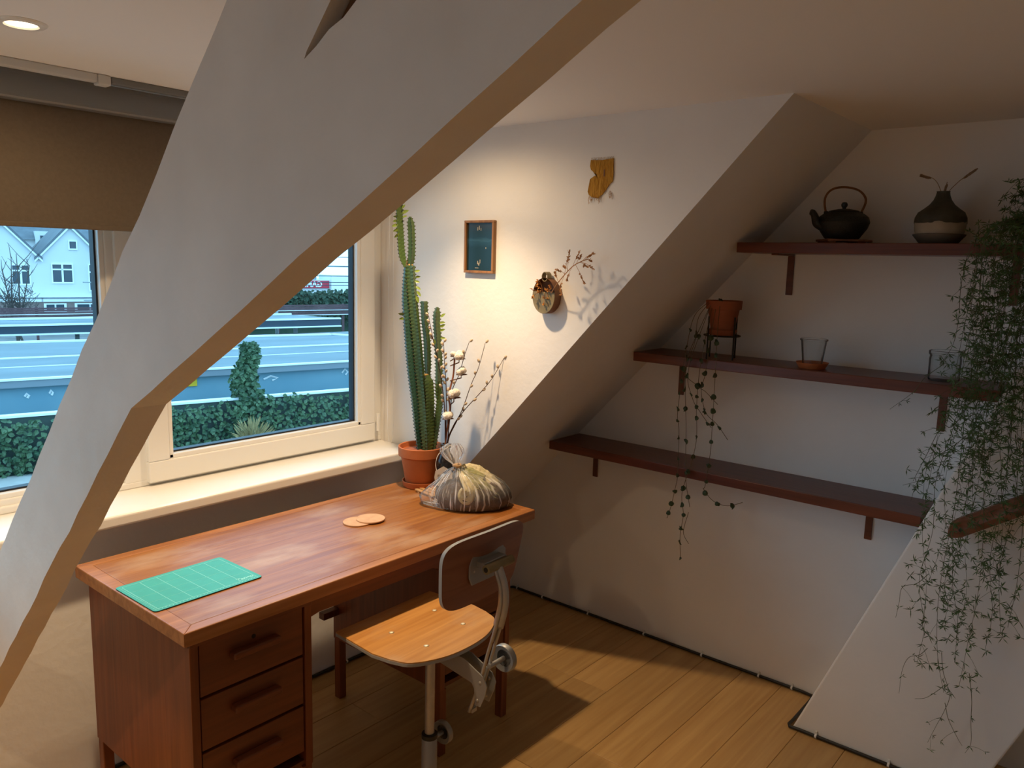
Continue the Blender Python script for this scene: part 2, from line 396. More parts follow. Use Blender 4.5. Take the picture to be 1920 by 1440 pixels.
# ------------------------------------------------------------------ windows
def window(name, x0, x1, z0, z1, prof, front, sash, label):
    """a pvc window: outer ring, bead, gasket and pane"""
    f = MB()
    depth0, depth1 = front, front+.07
    for b in ((x0, x1, z0, z0+prof), (x0, x1, z1-prof, z1), (x0, x0+prof, z0+prof, z1-prof), (x1-prof, x1, z0+prof, z1-prof)):
        f.box(b[0], b[1], depth0, depth1, b[2], b[3])
    w = f.build(name, 'pvc', bevel=.004)
    gx0, gx1, gz0, gz1 = x0+prof, x1-prof, z0+prof, z1-prof
    gy = front+.034
    bd = MB(); bw = .016
    for b in ((gx0, gx1, gz0-.001, gz0+bw), (gx0, gx1, gz1-bw, gz1+.001), (gx0-.001, gx0+bw, gz0, gz1), (gx1-bw, gx1+.001, gz0, gz1)):
        bd.box(b[0], b[1], front+.006, gy, b[2], b[3])
    bd.build('glazing_bead', 'pvc', w, bevel=.003)
    gk = MB(); k = bw; kw_ = .006
    for b in ((gx0+k, gx1-k, gz0+k, gz0+k+kw_), (gx0+k, gx1-k, gz1-k-kw_, gz1-k), (gx0+k, gx0+k+kw_, gz0+k, gz1-k), (gx1-k-kw_, gx1-k, gz0+k, gz1-k)):
        gk.box(b[0], b[1], gy-.006, gy+.024, b[2], b[3])
    gk.build('gasket', 'gasket', w)
    MB().box(gx0+.004, gx1-.004, gy+.002, gy+.005, gz0+.004, gz1-.004).build('pane', 'pane', w)
    struct(w, label); return w
# fixed outer frame (ring with mullions)
fr = MB()
for b in ((XL, CX, .85, .872), (XL, CX, 1.985, 2.03), (2.168, CX, .868, 1.985), (1.135, 1.225, .868, 1.985), (-.70, -.60, .868, 1.985), (XL, XL+.06, .868, 1.985)):
    fr.box(b[0], b[1], WY, WY+.08, b[2], b[3])
struct(fr.build('trim_window_frame', 'pvc', bevel=.004), 'white plastic window frame of the bay')
w1 = window('window_1', 1.205, 2.178, .862, 1.99, .072, WY-.022, True, 'white opening window with garden and railway view right of the beam')
w2 = window('window_2', -.605, 1.14, .862, 1.99, .03, WY+.012, False, 'fixed window with the white houses left of the beam')
w3 = window('window_3', XL+.055, -.695, .862, 1.99, .03, WY+.012, False, 'fixed window at the far left of the bay')
for z in (.90, 1.86):
    h = MB().tube([(2.187, WY-.03, z), (2.187, WY-.03, z+.075)], .0075, 10)
    h.build('hinge', 'pvc', w1, smooth=True, auto=.8)

# ------------------------------------------------------------------ roof truss
BX0, BX1 = .600, .661
def on_line(p, q, y=None, z=None):
    if y is not None: t = (y-p[0])/(q[0]-p[0]); return (y, p[1]+t*(q[1]-p[1]))
    t = (z-p[1])/(q[1]-p[1]); return (p[0]+t*(q[0]-p[0]), z)
rnd = random.Random(3)
def wob(p, q, n, a):
    """points along p-q with the small dents of hewn timber"""
    p, q = Vector(p), Vector(q); d = (q-p); nn = Vector((-d.y, d.x)).normalized()
    return [tuple(p+d*i/n+nn*(rnd.uniform(-a, a) if 0 < i < n else 0)) for i in range(n+1)]
Au = ((1.004, 1.958), (2.046, .926)); Al = ((1.336, 1.367), (2.109, .615))
Bl = ((1.336, 1.367), (.431, 1.856)); Bu = ((.837, 1.862), (.739, 1.911))
a_up_top = on_line(*Au, z=CZ); a_up_bot = on_line(*Au, y=KY); a_lo_bot = on_line(*Al, y=KY)
crack0 = (.837, 1.862); a_lo_top = (.655, 2.05)
a_rt = on_line((1.336, 1.367), (.787, 1.920), z=CZ)
polyA = wob(a_up_top, a_up_bot, 26, .0035)+wob(a_lo_bot, (1.336, 1.367), 22, .003)+[(.8365, 1.862)]+wob((.832, 1.870), a_rt, 4, .002)
b_bot_end = on_line(*Bl, z=CZ)
polyB = [(1.336, 1.367)]+wob((1.330, 1.3702), (b_bot_end[0], CZ), 20, .0015)[0:]+[on_line(*Bu, z=CZ)]+wob((.739, 1.911), (.8365, 1.862), 4, .003)
truss = thing('roof_truss', 'white painted timber roof truss slanting across the window in the foreground', 'beam', (BX0, KY, 0))
def loc_poly(P): return [(p[0]-KY, p[1]) for p in P]
MB().prism(loc_poly(polyA), 0, 0, BX1-BX0).build('rafter', 'beam_paint', truss)
MB().prism(loc_poly(polyB), 0, 0, BX1-BX0).build('brace', 'beam_paint', truss)
MB().prism(loc_poly([(.90, 1.80), (.60, 2.10), (.30, 2.10)]), 0, .022, BX1-BX0-.004).build('bare_core', 'crack', truss)

# ------------------------------------------------------------------ ceiling spots
for i, (lx, ly) in enumerate(LAMPS):
    lt = thing('ceiling_spotlight', ['round recessed spotlight in the ceiling over the desk', 'lit round recessed spotlight in the ceiling left of the truss', 'round recessed spotlight in the ceiling outside the left edge of the picture', 'unseen recessed spotlight added behind the viewer for warm fill light'][i], 'spotlight', (lx, ly, CZ), group='recessed ceiling spotlights')
    MB().lathe([(.030, -.002), (.034, -.006), (.046, -.005), (.050, -.001), (.050, .0), (.030, .0)], 32).build('trim_ring', 'pvc', lt, smooth=True, auto=.6)
    MB().lathe([(.0001, -.0025), (.031, -.0025)], 24, caps=False).build('bulb', lamp_glow, lt)
    for nm, pw, sz, bd in (('beam', BEAM_W, 105, 1.0), ('spill', SPILL_W, 174, .6)):      # reflector lamp: a narrow beam inside a weak wide spill
        ld = bpy.data.lights.new(nm, 'SPOT'); ld.energy = pw; ld.color = LAMP_COL; ld.spot_size = R_(sz); ld.spot_blend = bd; ld.shadow_soft_size = .022
        lo = bpy.data.objects.new('lamp_'+nm, ld); col.objects.link(lo); lo.parent = lt; lo.location = (0, 0, -.02)

# ------------------------------------------------------------------ blinds
BY = 2.43
bl = thing('roller_blind', 'brown roller blind half lowered over the left window', 'blind', (-.58, BY, CZ))
MB().box(0, 1.94, -.035, .035, -.088, -.012).build('cassette', 'blind_metal', bl, bevel=.012, seg=3)
MB().box(.01, 1.92, .005, .007, -.405, -.06).build('fabric', 'blind_fabric', bl)
MB().box(.01, 1.92, .001, .011, -.418, -.404).build('bottom_bar', 'blind_fabric', bl, bevel=.003)
b2 = thing('roller_blind', 'rolled-up roller blind with a bead chain at the right end of the window', 'blind', (1.38, BY, CZ))
MB().box(0, .82, -.035, .035, -.088, -.012).build('cassette', 'blind_metal', b2, bevel=.012, seg=3)
chn = MB(); cp = bez([(.805, .05, -.07), (.80, .055, -.5), (.80, .06, -1.0), (.80, .06, -1.18), (.812, .06, -1.245), (.83, .06, -1.19), (.825, .055, -.8), (.82, .05, -.07)], 20)
chn.tube(cp, .0011, 5); chn.build('bead_chain', 'pvc', b2, smooth=True)
tr = thing('curtain_track', 'narrow white curtain track along the ceiling above the brown blind', 'curtain track', (-.7, 2.345, CZ))
MB().box(0, 1.70, -.014, .014, -.022, 0).build('rail', 'track_white', tr, bevel=.003)
MB().box(1.70, 1.735, -.017, .017, -.028, 0).build('end_cap', 'track_white', tr, bevel=.004)
tr2 = MB().box(0, 1.1, -.012, .012, -.018, 0).build('curtain_rail', 'blind_metal', bevel=.003, loc=(1.04, 2.35, CZ)); tag(tr2, 'dark curtain rail along the ceiling behind the truss', 'curtain rail')

# ------------------------------------------------------------------ desk
DX0, DX1, DY0, DY1, DZ = .845, 2.15, 1.668, 2.275, .76
dk = thing('desk', 'old orange-brown wooden desk with drawers under the window', 'desk', (DX0, DY0, 0))
DW, DD = DX1-DX0, DY1-DY0
def dbox(name, mat, b, parent=dk, bevel=.0015): return MB().box(*b).build(name, mat, parent, bevel=bevel)
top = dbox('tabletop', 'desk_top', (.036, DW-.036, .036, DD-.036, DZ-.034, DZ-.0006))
def strip(poly, name): MB().prism(poly, 2, DZ-.036, DZ).build(name, 'desk_edge', dk, bevel=.003)
e = .036
strip([(0, 0), (DW, 0), (DW-e, e), (e, e)], 'edge_strip'); strip([(0, DD), (e, DD-e), (DW-e, DD-e), (DW, DD)], 'edge_strip')
strip([(0, 0), (e, e), (e, DD-e), (0, DD)], 'edge_strip'); strip([(DW, 0), (DW, DD), (DW-e, DD-e), (DW-e, e)], 'edge_strip')
PB = .235                                         # underside of the pedestals
def pedestal(x0, x1, inner_dark):
    y0, y1 = .030, DD-.02
    p = .022
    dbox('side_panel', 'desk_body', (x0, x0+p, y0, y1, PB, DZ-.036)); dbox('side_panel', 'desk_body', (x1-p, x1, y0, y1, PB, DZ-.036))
    dbox('back_panel', 'desk_dark', (x0+p, x1-p, y1-.012, y1, PB, DZ-.036), bevel=0)
    dbox('bottom_panel', 'desk_dark', (x0+p, x1-p, y0+.01, y1-.012, PB, PB+.014), bevel=0)
    for lx in (x0, x1-.034):
        for ly in (y0, y1-.034):
            m = MB().box(lx+.002, lx+.032, ly+.002, ly+.032, .0, PB); m.build('leg', 'desk_body', dk, bevel=.002)
    h = .1345; z = DZ-.060
    for i in range(3):
        z1 = z-i*(h+.008); z0 = max(z1-h, PB+.02)
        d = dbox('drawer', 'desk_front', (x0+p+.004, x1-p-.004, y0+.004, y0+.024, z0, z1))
        cx = (x0+x1)/2; zc = z1-.052-(.006 if i == 2 else 0)
        hb = MB().box(cx-.068, cx+.068, y0-.020, y0+.006, zc-.011, zc+.009); hb.build('handle', 'desk_front', d, bevel=.006, seg=3)
        if i == 0: MB().lathe([(.0001, 0), (.006, 0), (.006, -.003), (.0001, -.003)], 14, mtx=Matrix.Translation((cx, y0+.003, z1-.028)) @ Matrix.Rotation(R_(90), 4, 'X')).build('keyhole', 'black_metal', d)
    dbox('front_rail', 'desk_front', (x0, x1, y0-.002, y0+.018, DZ-.058, DZ-.036))
pedestal(.026, .372, False); pedestal(.868, 1.214, False)
ap = [(.372, DZ-.036), (.868, DZ-.036), (.868, DZ-.115), (.855, DZ-.100), (.835, DZ-.092), (.40, DZ-.092), (.372, DZ-.098)]
MB().prism(ap, 1, .035, .053).build('apron', 'desk_front', dk, bevel=.0015)
dbox('back_rail', 'desk_dark', (.372, .868, DD-.045, DD-.025, DZ-.10, DZ-.036))
dbox('foot_rail', 'desk_dark', (.80, .868, DD-.055, DD-.025, .335, .36))

# cutting mat
cm = thing('cutting_mat', 'turquoise green cutting mat with pale grid lines on the desk', 'cutting mat', (.852, 1.822, DZ), R_(1.0))
def rrect(w, h, r, n=5):
    out = []
    for cx, cy, a0 in ((w-r, r, -90), (w-r, h-r, 0), (r, h-r, 90), (r, r, 180)):
        for i in range(n+1): a = R_(a0+90*i/n); out.append((cx+r*math.cos(a), cy+r*math.sin(a)))
    return out
MW, MH = .302, .212
MB().prism(rrect(MW, MH, .010), 2, .0, .0024).build('base', 'mat_edge', cm)
MB().prism([(x*.998+.0003, y*.998+.0002) for x, y in rrect(MW, MH, .010)], 2, .0024, .0030).build('surface', 'mat_green', cm)
g = MB(); zz = (.0030, .0032); fx0, fx1, fy0, fy1 = .014, MW-.012, .013, MH-.012
def ln(x0, x1, y0, y1): g.box(x0, x1, y0, y1, *zz)
for i in range(7):
    x = fx0+(fx1-fx0)*i/6; ln(x-.0006, x+.0006, fy0, fy1)
for i in range(5):
    y = fy0+(fy1-fy0)*i/4; w = .0006 if i in (0, 4) else .0003; ln(fx0, fx1, y-w, y+w)
for i in range(31):
    x = fx0+(fx1-fx0)*i/30; ln(x-.0006, x+.0012, fy0-.007, fy0-.0025)
for i in range(21):
    y = fy0+(fy1-fy0)*i/20; ln(fx0-.008, fx0-.0025, y-.0006, y+.0009)
g.build('grid_print', 'mat_print', cm)
text_mesh('logo_print', 'Tango', .020, 'mat_print', cm, Matrix.Translation((MW-.040, .026, .0031)), .0001, .25, .0006)

# coasters
for i, (cx, cy, cz, lab) in enumerate(((1.625, 2.005, 0, 'round tan coaster lying flat underneath another on the desk'), (1.668, 1.990, .004, 'round tan coaster lying on top of another on the desk'))):
    c = MB().lathe([(.0001, 0), (.0475, 0), (.048, .0006), (.048, .0034), (.0475, .004), (.0001, .004)], 40).build('coaster', 'cork', smooth=True, auto=.5, loc=(cx, cy, DZ+cz))
    tag(c, lab, 'coaster', 'coasters on the desk')

# ------------------------------------------------------------------ chair
CHX, CHY, CHR = 1.476, 1.503, R_(1.5)
ch = thing('desk_chair', 'vintage work chair with plywood seat and grey metal stem at the desk', 'chair', (CHX, CHY, 0), CHR)
SZ = .478
def seat_poly(o=0):
    P = [(-.205, .205), (.205, .205), (.222, .02), (.212, -.045)]
    rear = bez([(.212, -.045, 0), (.185, -.105, 0), (.10, -.150, 0), (0, -.163, 0), (-.10, -.150, 0), (-.185, -.105, 0), (-.212, -.045, 0)], 6)
    P += [(p.x, p.y) for p in rear[1:]]+[(-.222, .02)]
    return [(x*(1-o/.2), y*(1-o/.2)) for x, y in P]
SP = seat_poly()
st = MB(); n = len(SP)
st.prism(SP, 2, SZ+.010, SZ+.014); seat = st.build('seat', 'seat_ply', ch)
MB().prism([(x*1.003, y*1.003) for x, y in SP], 2, SZ, SZ+.0102).build('seat_edge', 'ply_edge', seat, bevel=.001)
for x, y in ((-.095, .075), (.105, .085), (-.085, -.065), (.095, -.05)):
    MB().lathe([(.0001, .0022), (.005, .0018), (.0085, 0), (.0001, 0)], 12, c=(x, y, SZ+.014)).build('screw', 'screw', seat, smooth=True)
MB().tube([(0, 0, .13), (0, 0, SZ-.02)], .0155, 20).build('column', 'steel', ch, smooth=True, auto=.8)
MB().lathe([(.0255, .128), (.0255, .142), (.017, .145)], 24).build('collar', 'black_plastic', ch, smooth=True, auto=.8)
MB().box(-.075, .075, -.075, .075, SZ-.022, SZ).build('seat_plate', 'grey_paint', ch, bevel=.004)
def knob(cx, cy, cz, r, w, stem):
    m = Matrix.Translation((cx, cy, cz)) @ Matrix.Rotation(R_(90), 4, 'Y')
    k = MB().lathe([(r*.62, w*.4), (r*.95, 0), (r, .003), (r, w), (r*.92, w+.002), (r*.80, w), (r*.78, w*.45), (.0001, w*.45)], 28, mtx=m).build('knob', 'grey_paint', ch, smooth=True, auto=.7)
    MB().lathe([(r*.79, w*.4), (r*.79, w*.9), (.0001, w*.9)], 24, mtx=m).build('knob_insert', 'black_plastic', k, smooth=True, auto=.7)
    MB().lathe([(.0075, -stem), (.0075, w*.5)], 14, mtx=m).build('knob_stem', 'steel', k, smooth=True, auto=.8)
knob(.050, -.002, .118, .038, .018, .030)
# back support: two side cheeks reaching back from the seat, a bent channel, a cross tube
for sx in (-1, 1):
    arm = [(-.02, SZ-.016), (-.155, SZ-.018), (-.235, SZ-.052), (-.250, SZ-.078), (-.243, SZ-.108), (-.225, SZ-.150), (-.205, SZ-.150), (-.200, SZ-.100), (-.190, SZ-.085), (-.02, SZ-.060)]
    x0 = sx*.020; a_ = MB().prism(arm, 0, x0-.0018, x0+.0018).build('back_arm', 'grey_paint', ch, bevel=.001)
    for (yy, z) in ((-.224, SZ-.074), (-.214, SZ-.133)):
        MB().lathe([(.0065, -.003), (.006, .003), (.0001, .0045)], 12, mtx=Matrix.Translation((x0, yy, z)) @ Matrix.Rotation(R_(90*sx), 4, 'Y')).build('rivet', 'steel', a_, smooth=True)
pth = bez([(0, -.175, .290), (0, -.215, .400), (0, -.243, .500), (0, -.270, .590), (0, -.286, .660), (0, -.283, .715), (0, -.262, .765)], 6)
cur = MB()
for sx in (-1, 1):
    cur.tube([p+Vector((sx*.0125, 0, 0)) for p in pth], .0056, 6)
cur.build('support_flange', 'steel', ch, smooth=True)
web = MB(); nn = len(pth); vs = []; fs = []
for p in pth: vs += [(-.0105, p.y+.003, p.z), (.0105, p.y+.003, p.z), (.0105, p.y+.006, p.z), (-.0105, p.y+.006, p.z)]
for i in range(14, nn-1):
    for k in range(4): fs.append((i*4+k, i*4+(k+1) % 4, i*4+4+(k+1) % 4, i*4+4+k))
web.add(vs, fs).build('support_web', 'steel', ch)
MB().tube(pth[18:], [.0175]*len(pth[18:]), 14, flat=.62).build('support_tube', 'steel', ch, smooth=True)
low = MB().box(-.0105, .0105, -.186, -.180, .288, .300).build('channel_end', 'steel', ch)
knob(.062, -.238, .452, .042, .018, .060)
ct = MB().tube([(-.052, -.262, .772), (.062, -.262, .772)], .0135, 18).build('cross_tube', 'brass_clay', ch, smooth=True, auto=.8)
MB().tube([(-.0535, -.262, .772), (-.052, -.262, .772)], .0075, 14).build('tube_hole', 'black_plastic', ct)
MB().box(-.045, .055, -.252, -.220, .766, .786).build('hinge_ear', 'grey_paint', ch, bevel=.003)
# backrest: curved plywood
bk = MB(); NX, NZ = 28, 10
def bw(t): return .163+.022*t
out = []
cl = []
for i in range(60):
    a = 2*math.pi*i/60; r = .32
    sx, sz = math.cos(a), math.sin(a)
    ex = math.copysign(abs(sx)**.38, sx); ez = math.copysign(abs(sz)**.42, sz)
    cl.append((ex, ez))
vs = []; fs = []
def bpos(ex, ez, off):
    w = .172+.014*ez; x = ex*w; z = .757+ez*.108; yy = -.205+.35*x*x-off-.10*ez*.15
    return (x, yy, z)
rings = [1.0, .8, .55, .3, .1]
for side, off in ((0, 0), (1, .0115)):
    for r in rings:
        for ex, ez in cl: vs.append(bpos(ex*r, ez*r, off))
    vs.append(bpos(0, 0, off))
S = len(rings)*60+1
for side in (0, 1):
    for k in range(len(rings)-1):
        for i in range(60): a0 = side*S+k*60; fs.append((a0+i, a0+(i+1) % 60, a0+60+(i+1) % 60, a0+60+i))
    for i in range(60): a0 = side*S+(len(rings)-1)*60; fs.append((a0+i, a0+(i+1) % 60, side*S+S-1))
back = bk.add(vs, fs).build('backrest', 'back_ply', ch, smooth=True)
eg = MB(); fs = [(i, (i+1) % 60, 60+(i+1) % 60, 60+i) for i in range(60)]
eg.add([bpos(ex, ez, 0) for ex, ez in cl]+[bpos(ex, ez, .0115) for ex, ez in cl], fs).build('backrest_edge', 'ply_edge', back, smooth=True)
pl = [(x*.5, z) for x, z in [(-.14, -.02), (-.12, -.045), (.14, -.045), (.165, -.02), (.165, .03), (.14, .045), (-.12, .045), (-.14, .02)]]
MB().prism([(x*1.05, .760+z*.95) for x, z in pl], 1, -.2215, -.2155).build('back_plate', 'grey_paint', back, bevel=.002)
for x in (-.055, .068): MB().lathe([(.004, 0), (.003, .002), (.0001, .0025)], 10, mtx=Matrix.Translation((x, -.2215, .757)) @ Matrix.Rotation(R_(90), 4, 'X')).build('plate_screw', 'steel', back, smooth=True)
# the chair is wound up high: bring the parts above to their height, then add sleeve, hub and feet below
TT = Matrix.Translation((0, 0, .158)) @ Matrix.Scale(.903, 4)
def descend(o):
    for c in o.children: yield c; yield from descend(c)
for o in descend(ch): o.data.transform(TT)
MB().lathe([(.0225, .055), (.0225, .276), (.020, .279)], 24).build('sleeve', 'grey_paint', ch, smooth=True, auto=.8)
MB().lathe([(.050, .022), (.044, .048), (.026, .062), (.0225, .068)], 24).build('hub', 'grey_paint', ch, smooth=True, auto=.8)
for k in range(4):
    a = R_(45+90*k); m = Matrix.Rotation(a, 4, 'Z')
    MB().tube([m @ Vector(p) for p in ((.02, 0, .042), (.12, 0, .036), (.20, 0, .018), (.235, 0, .0115))], [.014, .0135, .012, .0115], 12).build('foot', 'black_metal', ch, smooth=True, auto=.8)

# ------------------------------------------------------------------ shelves, brackets
SX0 = 2.72
def shelf(z, y0, y1, bys, label, cut=None):
    o = thing('wall_shelf', label, 'shelf', (GX, (y0+y1)/2, z), group='dark wall shelves')
    my = (y0+y1)/2; yb = y1+.033/SK if False else y1
    m = MB(); zl = -.036
    # board with its far end cut to the roof slope
    pr = [(y0-my, zl), (y1-my-.002, zl), (y1-my-.002-.036/SK*.0, 0), (y0-my, 0)]
    lo = [(SX0-GX, 0)]
    m.prism(pr, 0, SX0-GX, -.001); m.build('board', 'shelf_wood', o, bevel=.0025)
    for by in bys:
        br = MB(); br.box(-.165, -.002, by-my-.0125, by-my+.0125, zl-.0065, zl); 
        br.box(-.0075, -.001, by-my-.0125, by-my+.0125, zl-.150+.0, zl-.0065)
        br.build('bracket', 'shelf_wood', o, bevel=.002)
    return o
def yslope(z): return SY+(CZ-z)/SK
shelf(.857, .552, yslope(.857)-.003, (1.946, .763), 'lowest dark wooden wall shelf, standing empty')
shelf(1.287, .378, yslope(1.287)-.003, (1.540, .568), 'middle dark wooden wall shelf with glasses and trailing plant')
shelf(1.718, .205, yslope(1.718)-.003, (1.121, .404), 'topmost dark wooden wall shelf with teapot and vase')

RV = Vector((.640, -.768, 0)); FV = Vector((.768, .640, 0))      # sideways and away as seen from the doorway
IMR = math.atan2(RV.y, RV.x)

# teapot on trivet
tz = 1.718
tv = thing('trivet', 'reddish wooden trivet with a handle under the teapot', 'trivet', (2.815, .905, tz), IMR)
MB().prism([(x*.5, y*.5) for x, y in [(-.135, -.11), (.135, -.11), (.14, -.03), (.20, -.03), (.20, .03), (.14, .03), (.135, .11), (-.135, .11)]], 2, .006, .014).build('plate', 'rail_wood', tv, bevel=.002)
for x in (-.05, .05): MB().box(x-.012, x+.012, -.05, .05, 0, .006).build('foot', 'rail_wood', tv)
tp = thing('teapot', 'black cast-iron teapot with arched handle on the top shelf', 'teapot', (2.815, .905, tz+.014), IMR)
MB().lathe([(.0001, 0), (.050, 0), (.056, .004), (.078, .036), (.085, .056), (.080, .073), (.066, .084), (.052, .089), (.050, .090), (.0001, .090)], 40).build('body', 'iron', tp, smooth=True, auto=.6)
lid = MB().lathe([(.0001, .088), (.049, .088), (.052, .091), (.047, .095), (.020, .101), (.0001, .102)], 32).build('lid', 'iron', tp, smooth=True, auto=.6)
MB().lathe([(.006, .100), (.006, .105), (.010, .111), (.0105, .117), (.007, .123), (.0001, .1245)], 18).build('lid_knob', 'iron', lid, smooth=True)
MB().tube(bez([(-.066, 0, .042), (-.088, 0, .052), (-.096, 0, .072), (-.104, 0, .086), (-.112, 0, .0885)], 5), [.019, .0185, .018, .017, .0165, .016, .0155, .015, .0145, .014, .0135, .013, .0125, .012, .012, .0115, .0115, .011, .011, .0108, .0106], 14, flat=.9).build('spout', 'iron', tp, smooth=True, auto=.9)
hp = bez([(-.060, 0, .084), (-.067, 0, .115), (-.066, 0, .140), (-.050, 0, .162), (-.022, 0, .172), (.012, 0, .172), (.045, 0, .163), (.066, 0, .144), (.070, 0, .122), (.056, 0, .084)], 5)
MB().tube(hp, .0052, 8, flat=.7).build('handle', 'rust_clay', tp, smooth=True)
for x in (-.060, .057): MB().lathe([(.008, .076), (.007, .092), (.0001, .094)], 12, c=(x, 0, 0)).build('handle_lug', 'iron', tp, smooth=True)

# vase and dried grasses
vs_ = thing('vase', 'round clay vase with dark dripping glaze and cream band on the top shelf', 'vase', (2.815, .607, tz), 0)
MB().lathe([(.0001, 0), (.050, 0), (.056, .003), (.068, .018), (.075, .026), (.0765, .030), (.072, .031), (.0001, .031)], 40).build('foot_dish', 'vase_foot', vs_, smooth=True, auto=.5)
MB().lathe([(.0001, .031), (.069, .031), (.0725, .045), (.0735, .062), (.073, .075), (.0001, .075)], 40).build('cream_band', 'vase_cream', vs_, smooth=True, auto=.6)
dr = MB(); seg = 72; prof = [(.0748, .0), (.0745, .074), (.0735, .082), (.066, .098), (.050, .110), (.036, .122), (.026, .136), (.0205, .150), (.0185, .160), (.0195, .163), (.013, .162), (.012, .13)]
vv = []; ff = []
for i in range(seg):
    a = 2*math.pi*i/seg; drip = .066-.0035*max(0, math.sin(a*9+1.3*math.sin(a*4)))-.003*math.sin(a*5+.7)
    for k, (r, z) in enumerate(prof): vv.append((r*math.cos(a), r*math.sin(a), drip if k == 0 else z))
n_ = len(prof)
for i in range(seg):
    j = (i+1) % seg
    for k in range(n_-1): ff.append((i*n_+k, j*n_+k, j*n_+k+1, i*n_+k+1))
dr.add(vv, ff).build('drip_glaze', 'vase_dark', vs_, smooth=True, auto=.8)
rg = random.Random(11)
def tuft(m, p0, p1, r, n, L, rr):
    """soft feathery head: short blades around an axis"""
    p0, p1 = Vector(p0), Vector(p1); ax = (p1-p0).normalized()
    for i in range(n):
        t = rr.random(); p = p0.lerp(p1, t); d = Vector((rr.uniform(-1, 1), rr.uniform(-1, 1), rr.uniform(-1, 1)))
        d = (d-ax*d.dot(ax)).normalized()*.55*r/L+ax; k = math.sin(math.pi*min(1, .25+t*.75))
        m.leaf(p, d, Vector((rr.uniform(-1, 1), rr.uniform(-1, 1), .3)), L*k, .0035)
def grass(label, pts, h0, h1, rad, n, L):
    t = thing('dried_grass', label, 'dried grass', (2.815, .607, tz+.10), IMR, 'dried grasses in the dark vase')
    m = MB(); m.tube(bez(pts, 6), .0011, 5); m.build('stalk', 'pampas', t, smooth=True)
    m = MB(); tuft(m, h0, h1, rad, n, L, rg); m.build('plume', 'pampas', t)
grass('dried grass plume drooping left from the dark vase', [(0, 0, -.02), (-.006, 0, .05), (-.022, 0, .088), (-.045, 0, .105), (-.075, 0, .108)], (-.040, 0, .100), (-.078, .0, .110), .010, 60, .022)
grass('dried grass plume leaning up to the right from the dark vase', [(.0, 0, -.02), (.010, 0, .05), (.040, 0, .090), (.070, 0, .115), (.098, 0, .135)], (.052, 0, .100), (.100, .0, .136), .008, 60, .022)
grass('short dried grass stub standing in the mouth of the vase', [(0, 0, -.02), (.001, 0, .05), (.006, .002, .075), (.010, .003, .092)], (.001, 0, .052), (.009, .002, .085), .007, 40, .018)

# glasses on the middle shelf
mz = 1.287
sc = MB().lathe([(.0001, .002), (.036, .002), (.040, .006), (.052, .020), (.055, .0205), (.053, .016), (.044, .0), (.0001, .0)], 40).build('saucer', 'terracotta', smooth=True, auto=.7, loc=(2.80, .963, mz))
tag(sc, 'red terracotta saucer under the drinking glass on the middle shelf', 'saucer')
def glass(name, prof, loc, label, rim):
    g = thing(name, label, 'glass', loc)
    MB().lathe(prof, 40, caps=False).build('body', 'jar_glass', g, smooth=True, auto=.8)
    MB().lathe(rim, 40, caps=False).build('rim', 'jar_glass', g, smooth=True)
glass('drinking_glass', [(.0001, 0), (.030, 0), (.032, .003), (.038, .050), (.0435, .096), (.041, .096), (.036, .050), (.029, .008), (.0001, .008)], (2.80, .963, mz+.0021), 'clear tapered drinking glass in a terracotta saucer', [(.0435, .093), (.0465, .095), (.047, .099), (.044, .101), (.041, .099)])
glass('glass_jar', [(.0001, 0), (.042, 0), (.046, .005), (.0465, .055), (.047, .070), (.0455, .078), (.047, .084), (.0445, .084), (.043, .078), (.044, .060), (.0435, .012), (.0001, .010)], (2.825, .552, mz), 'clear glass jar near the right end of the middle shelf', [(.046, .082), (.0495, .085), (.0495, .095), (.046, .097), (.0435, .095)])

# ------------------------------------------------------------------ trailing plant on the middle shelf
ps = thing('plant_stand', 'small black wire plant stand on the middle shelf', 'plant stand', (2.795, 1.305, mz), R_(20))
RS = .066
for k in range(4):
    a = R_(45+90*k); x, y = RS*math.cos(a), RS*math.sin(a)
    MB().tube([(x, y, .0), (x, y, .160)], .0032, 8).build('leg', 'black_metal', ps, smooth=True, auto=.9)
rg_ = MB(); rg_.tube([(RS*math.cos(R_(45)+i*math.pi/16), RS*math.sin(R_(45)+i*math.pi/16), .088) for i in range(33)], .0028, 6); rg_.build('ring', 'black_metal', ps, smooth=True)
cr = MB(); cr.tube([(-RS*.7, -RS*.7, .087), (RS*.7, RS*.7, .087)], .0028, 6); cr.tube([(-RS*.7, RS*.7, .0865), (RS*.7, -RS*.7, .0865)], .0028, 6); cr.build('cross_bar', 'black_metal', ps)
pz = mz+.0905
pt = thing('potted_string_of_hearts', 'trailing plant with heart-shaped leaves in a terracotta pot on a stand', 'potted plant', (2.795, 1.305, pz))
MB().lathe([(.0001, 0), (.040, 0), (.050, .020), (.053, .020), (.054, .015), (.046, -.0), (.0001, .0)], 32).build('saucer', 'terracotta_dark', pt, smooth=True, auto=.7)
MB().lathe([(.0001, .003), (.040, .003), (.058, .095), (.065, .096), (.067, .128), (.060, .128), (.057, .112), (.0001, .110)], 36).build('pot', 'terracotta_dark', pt, smooth=True, auto=.6)
MB().lathe([(.058, .112), (.03, .117), (.0001, .118)], 24).build('soil', 'soil', pt)
O = Vector((2.795, 1.305, pz))
VX = 2.69
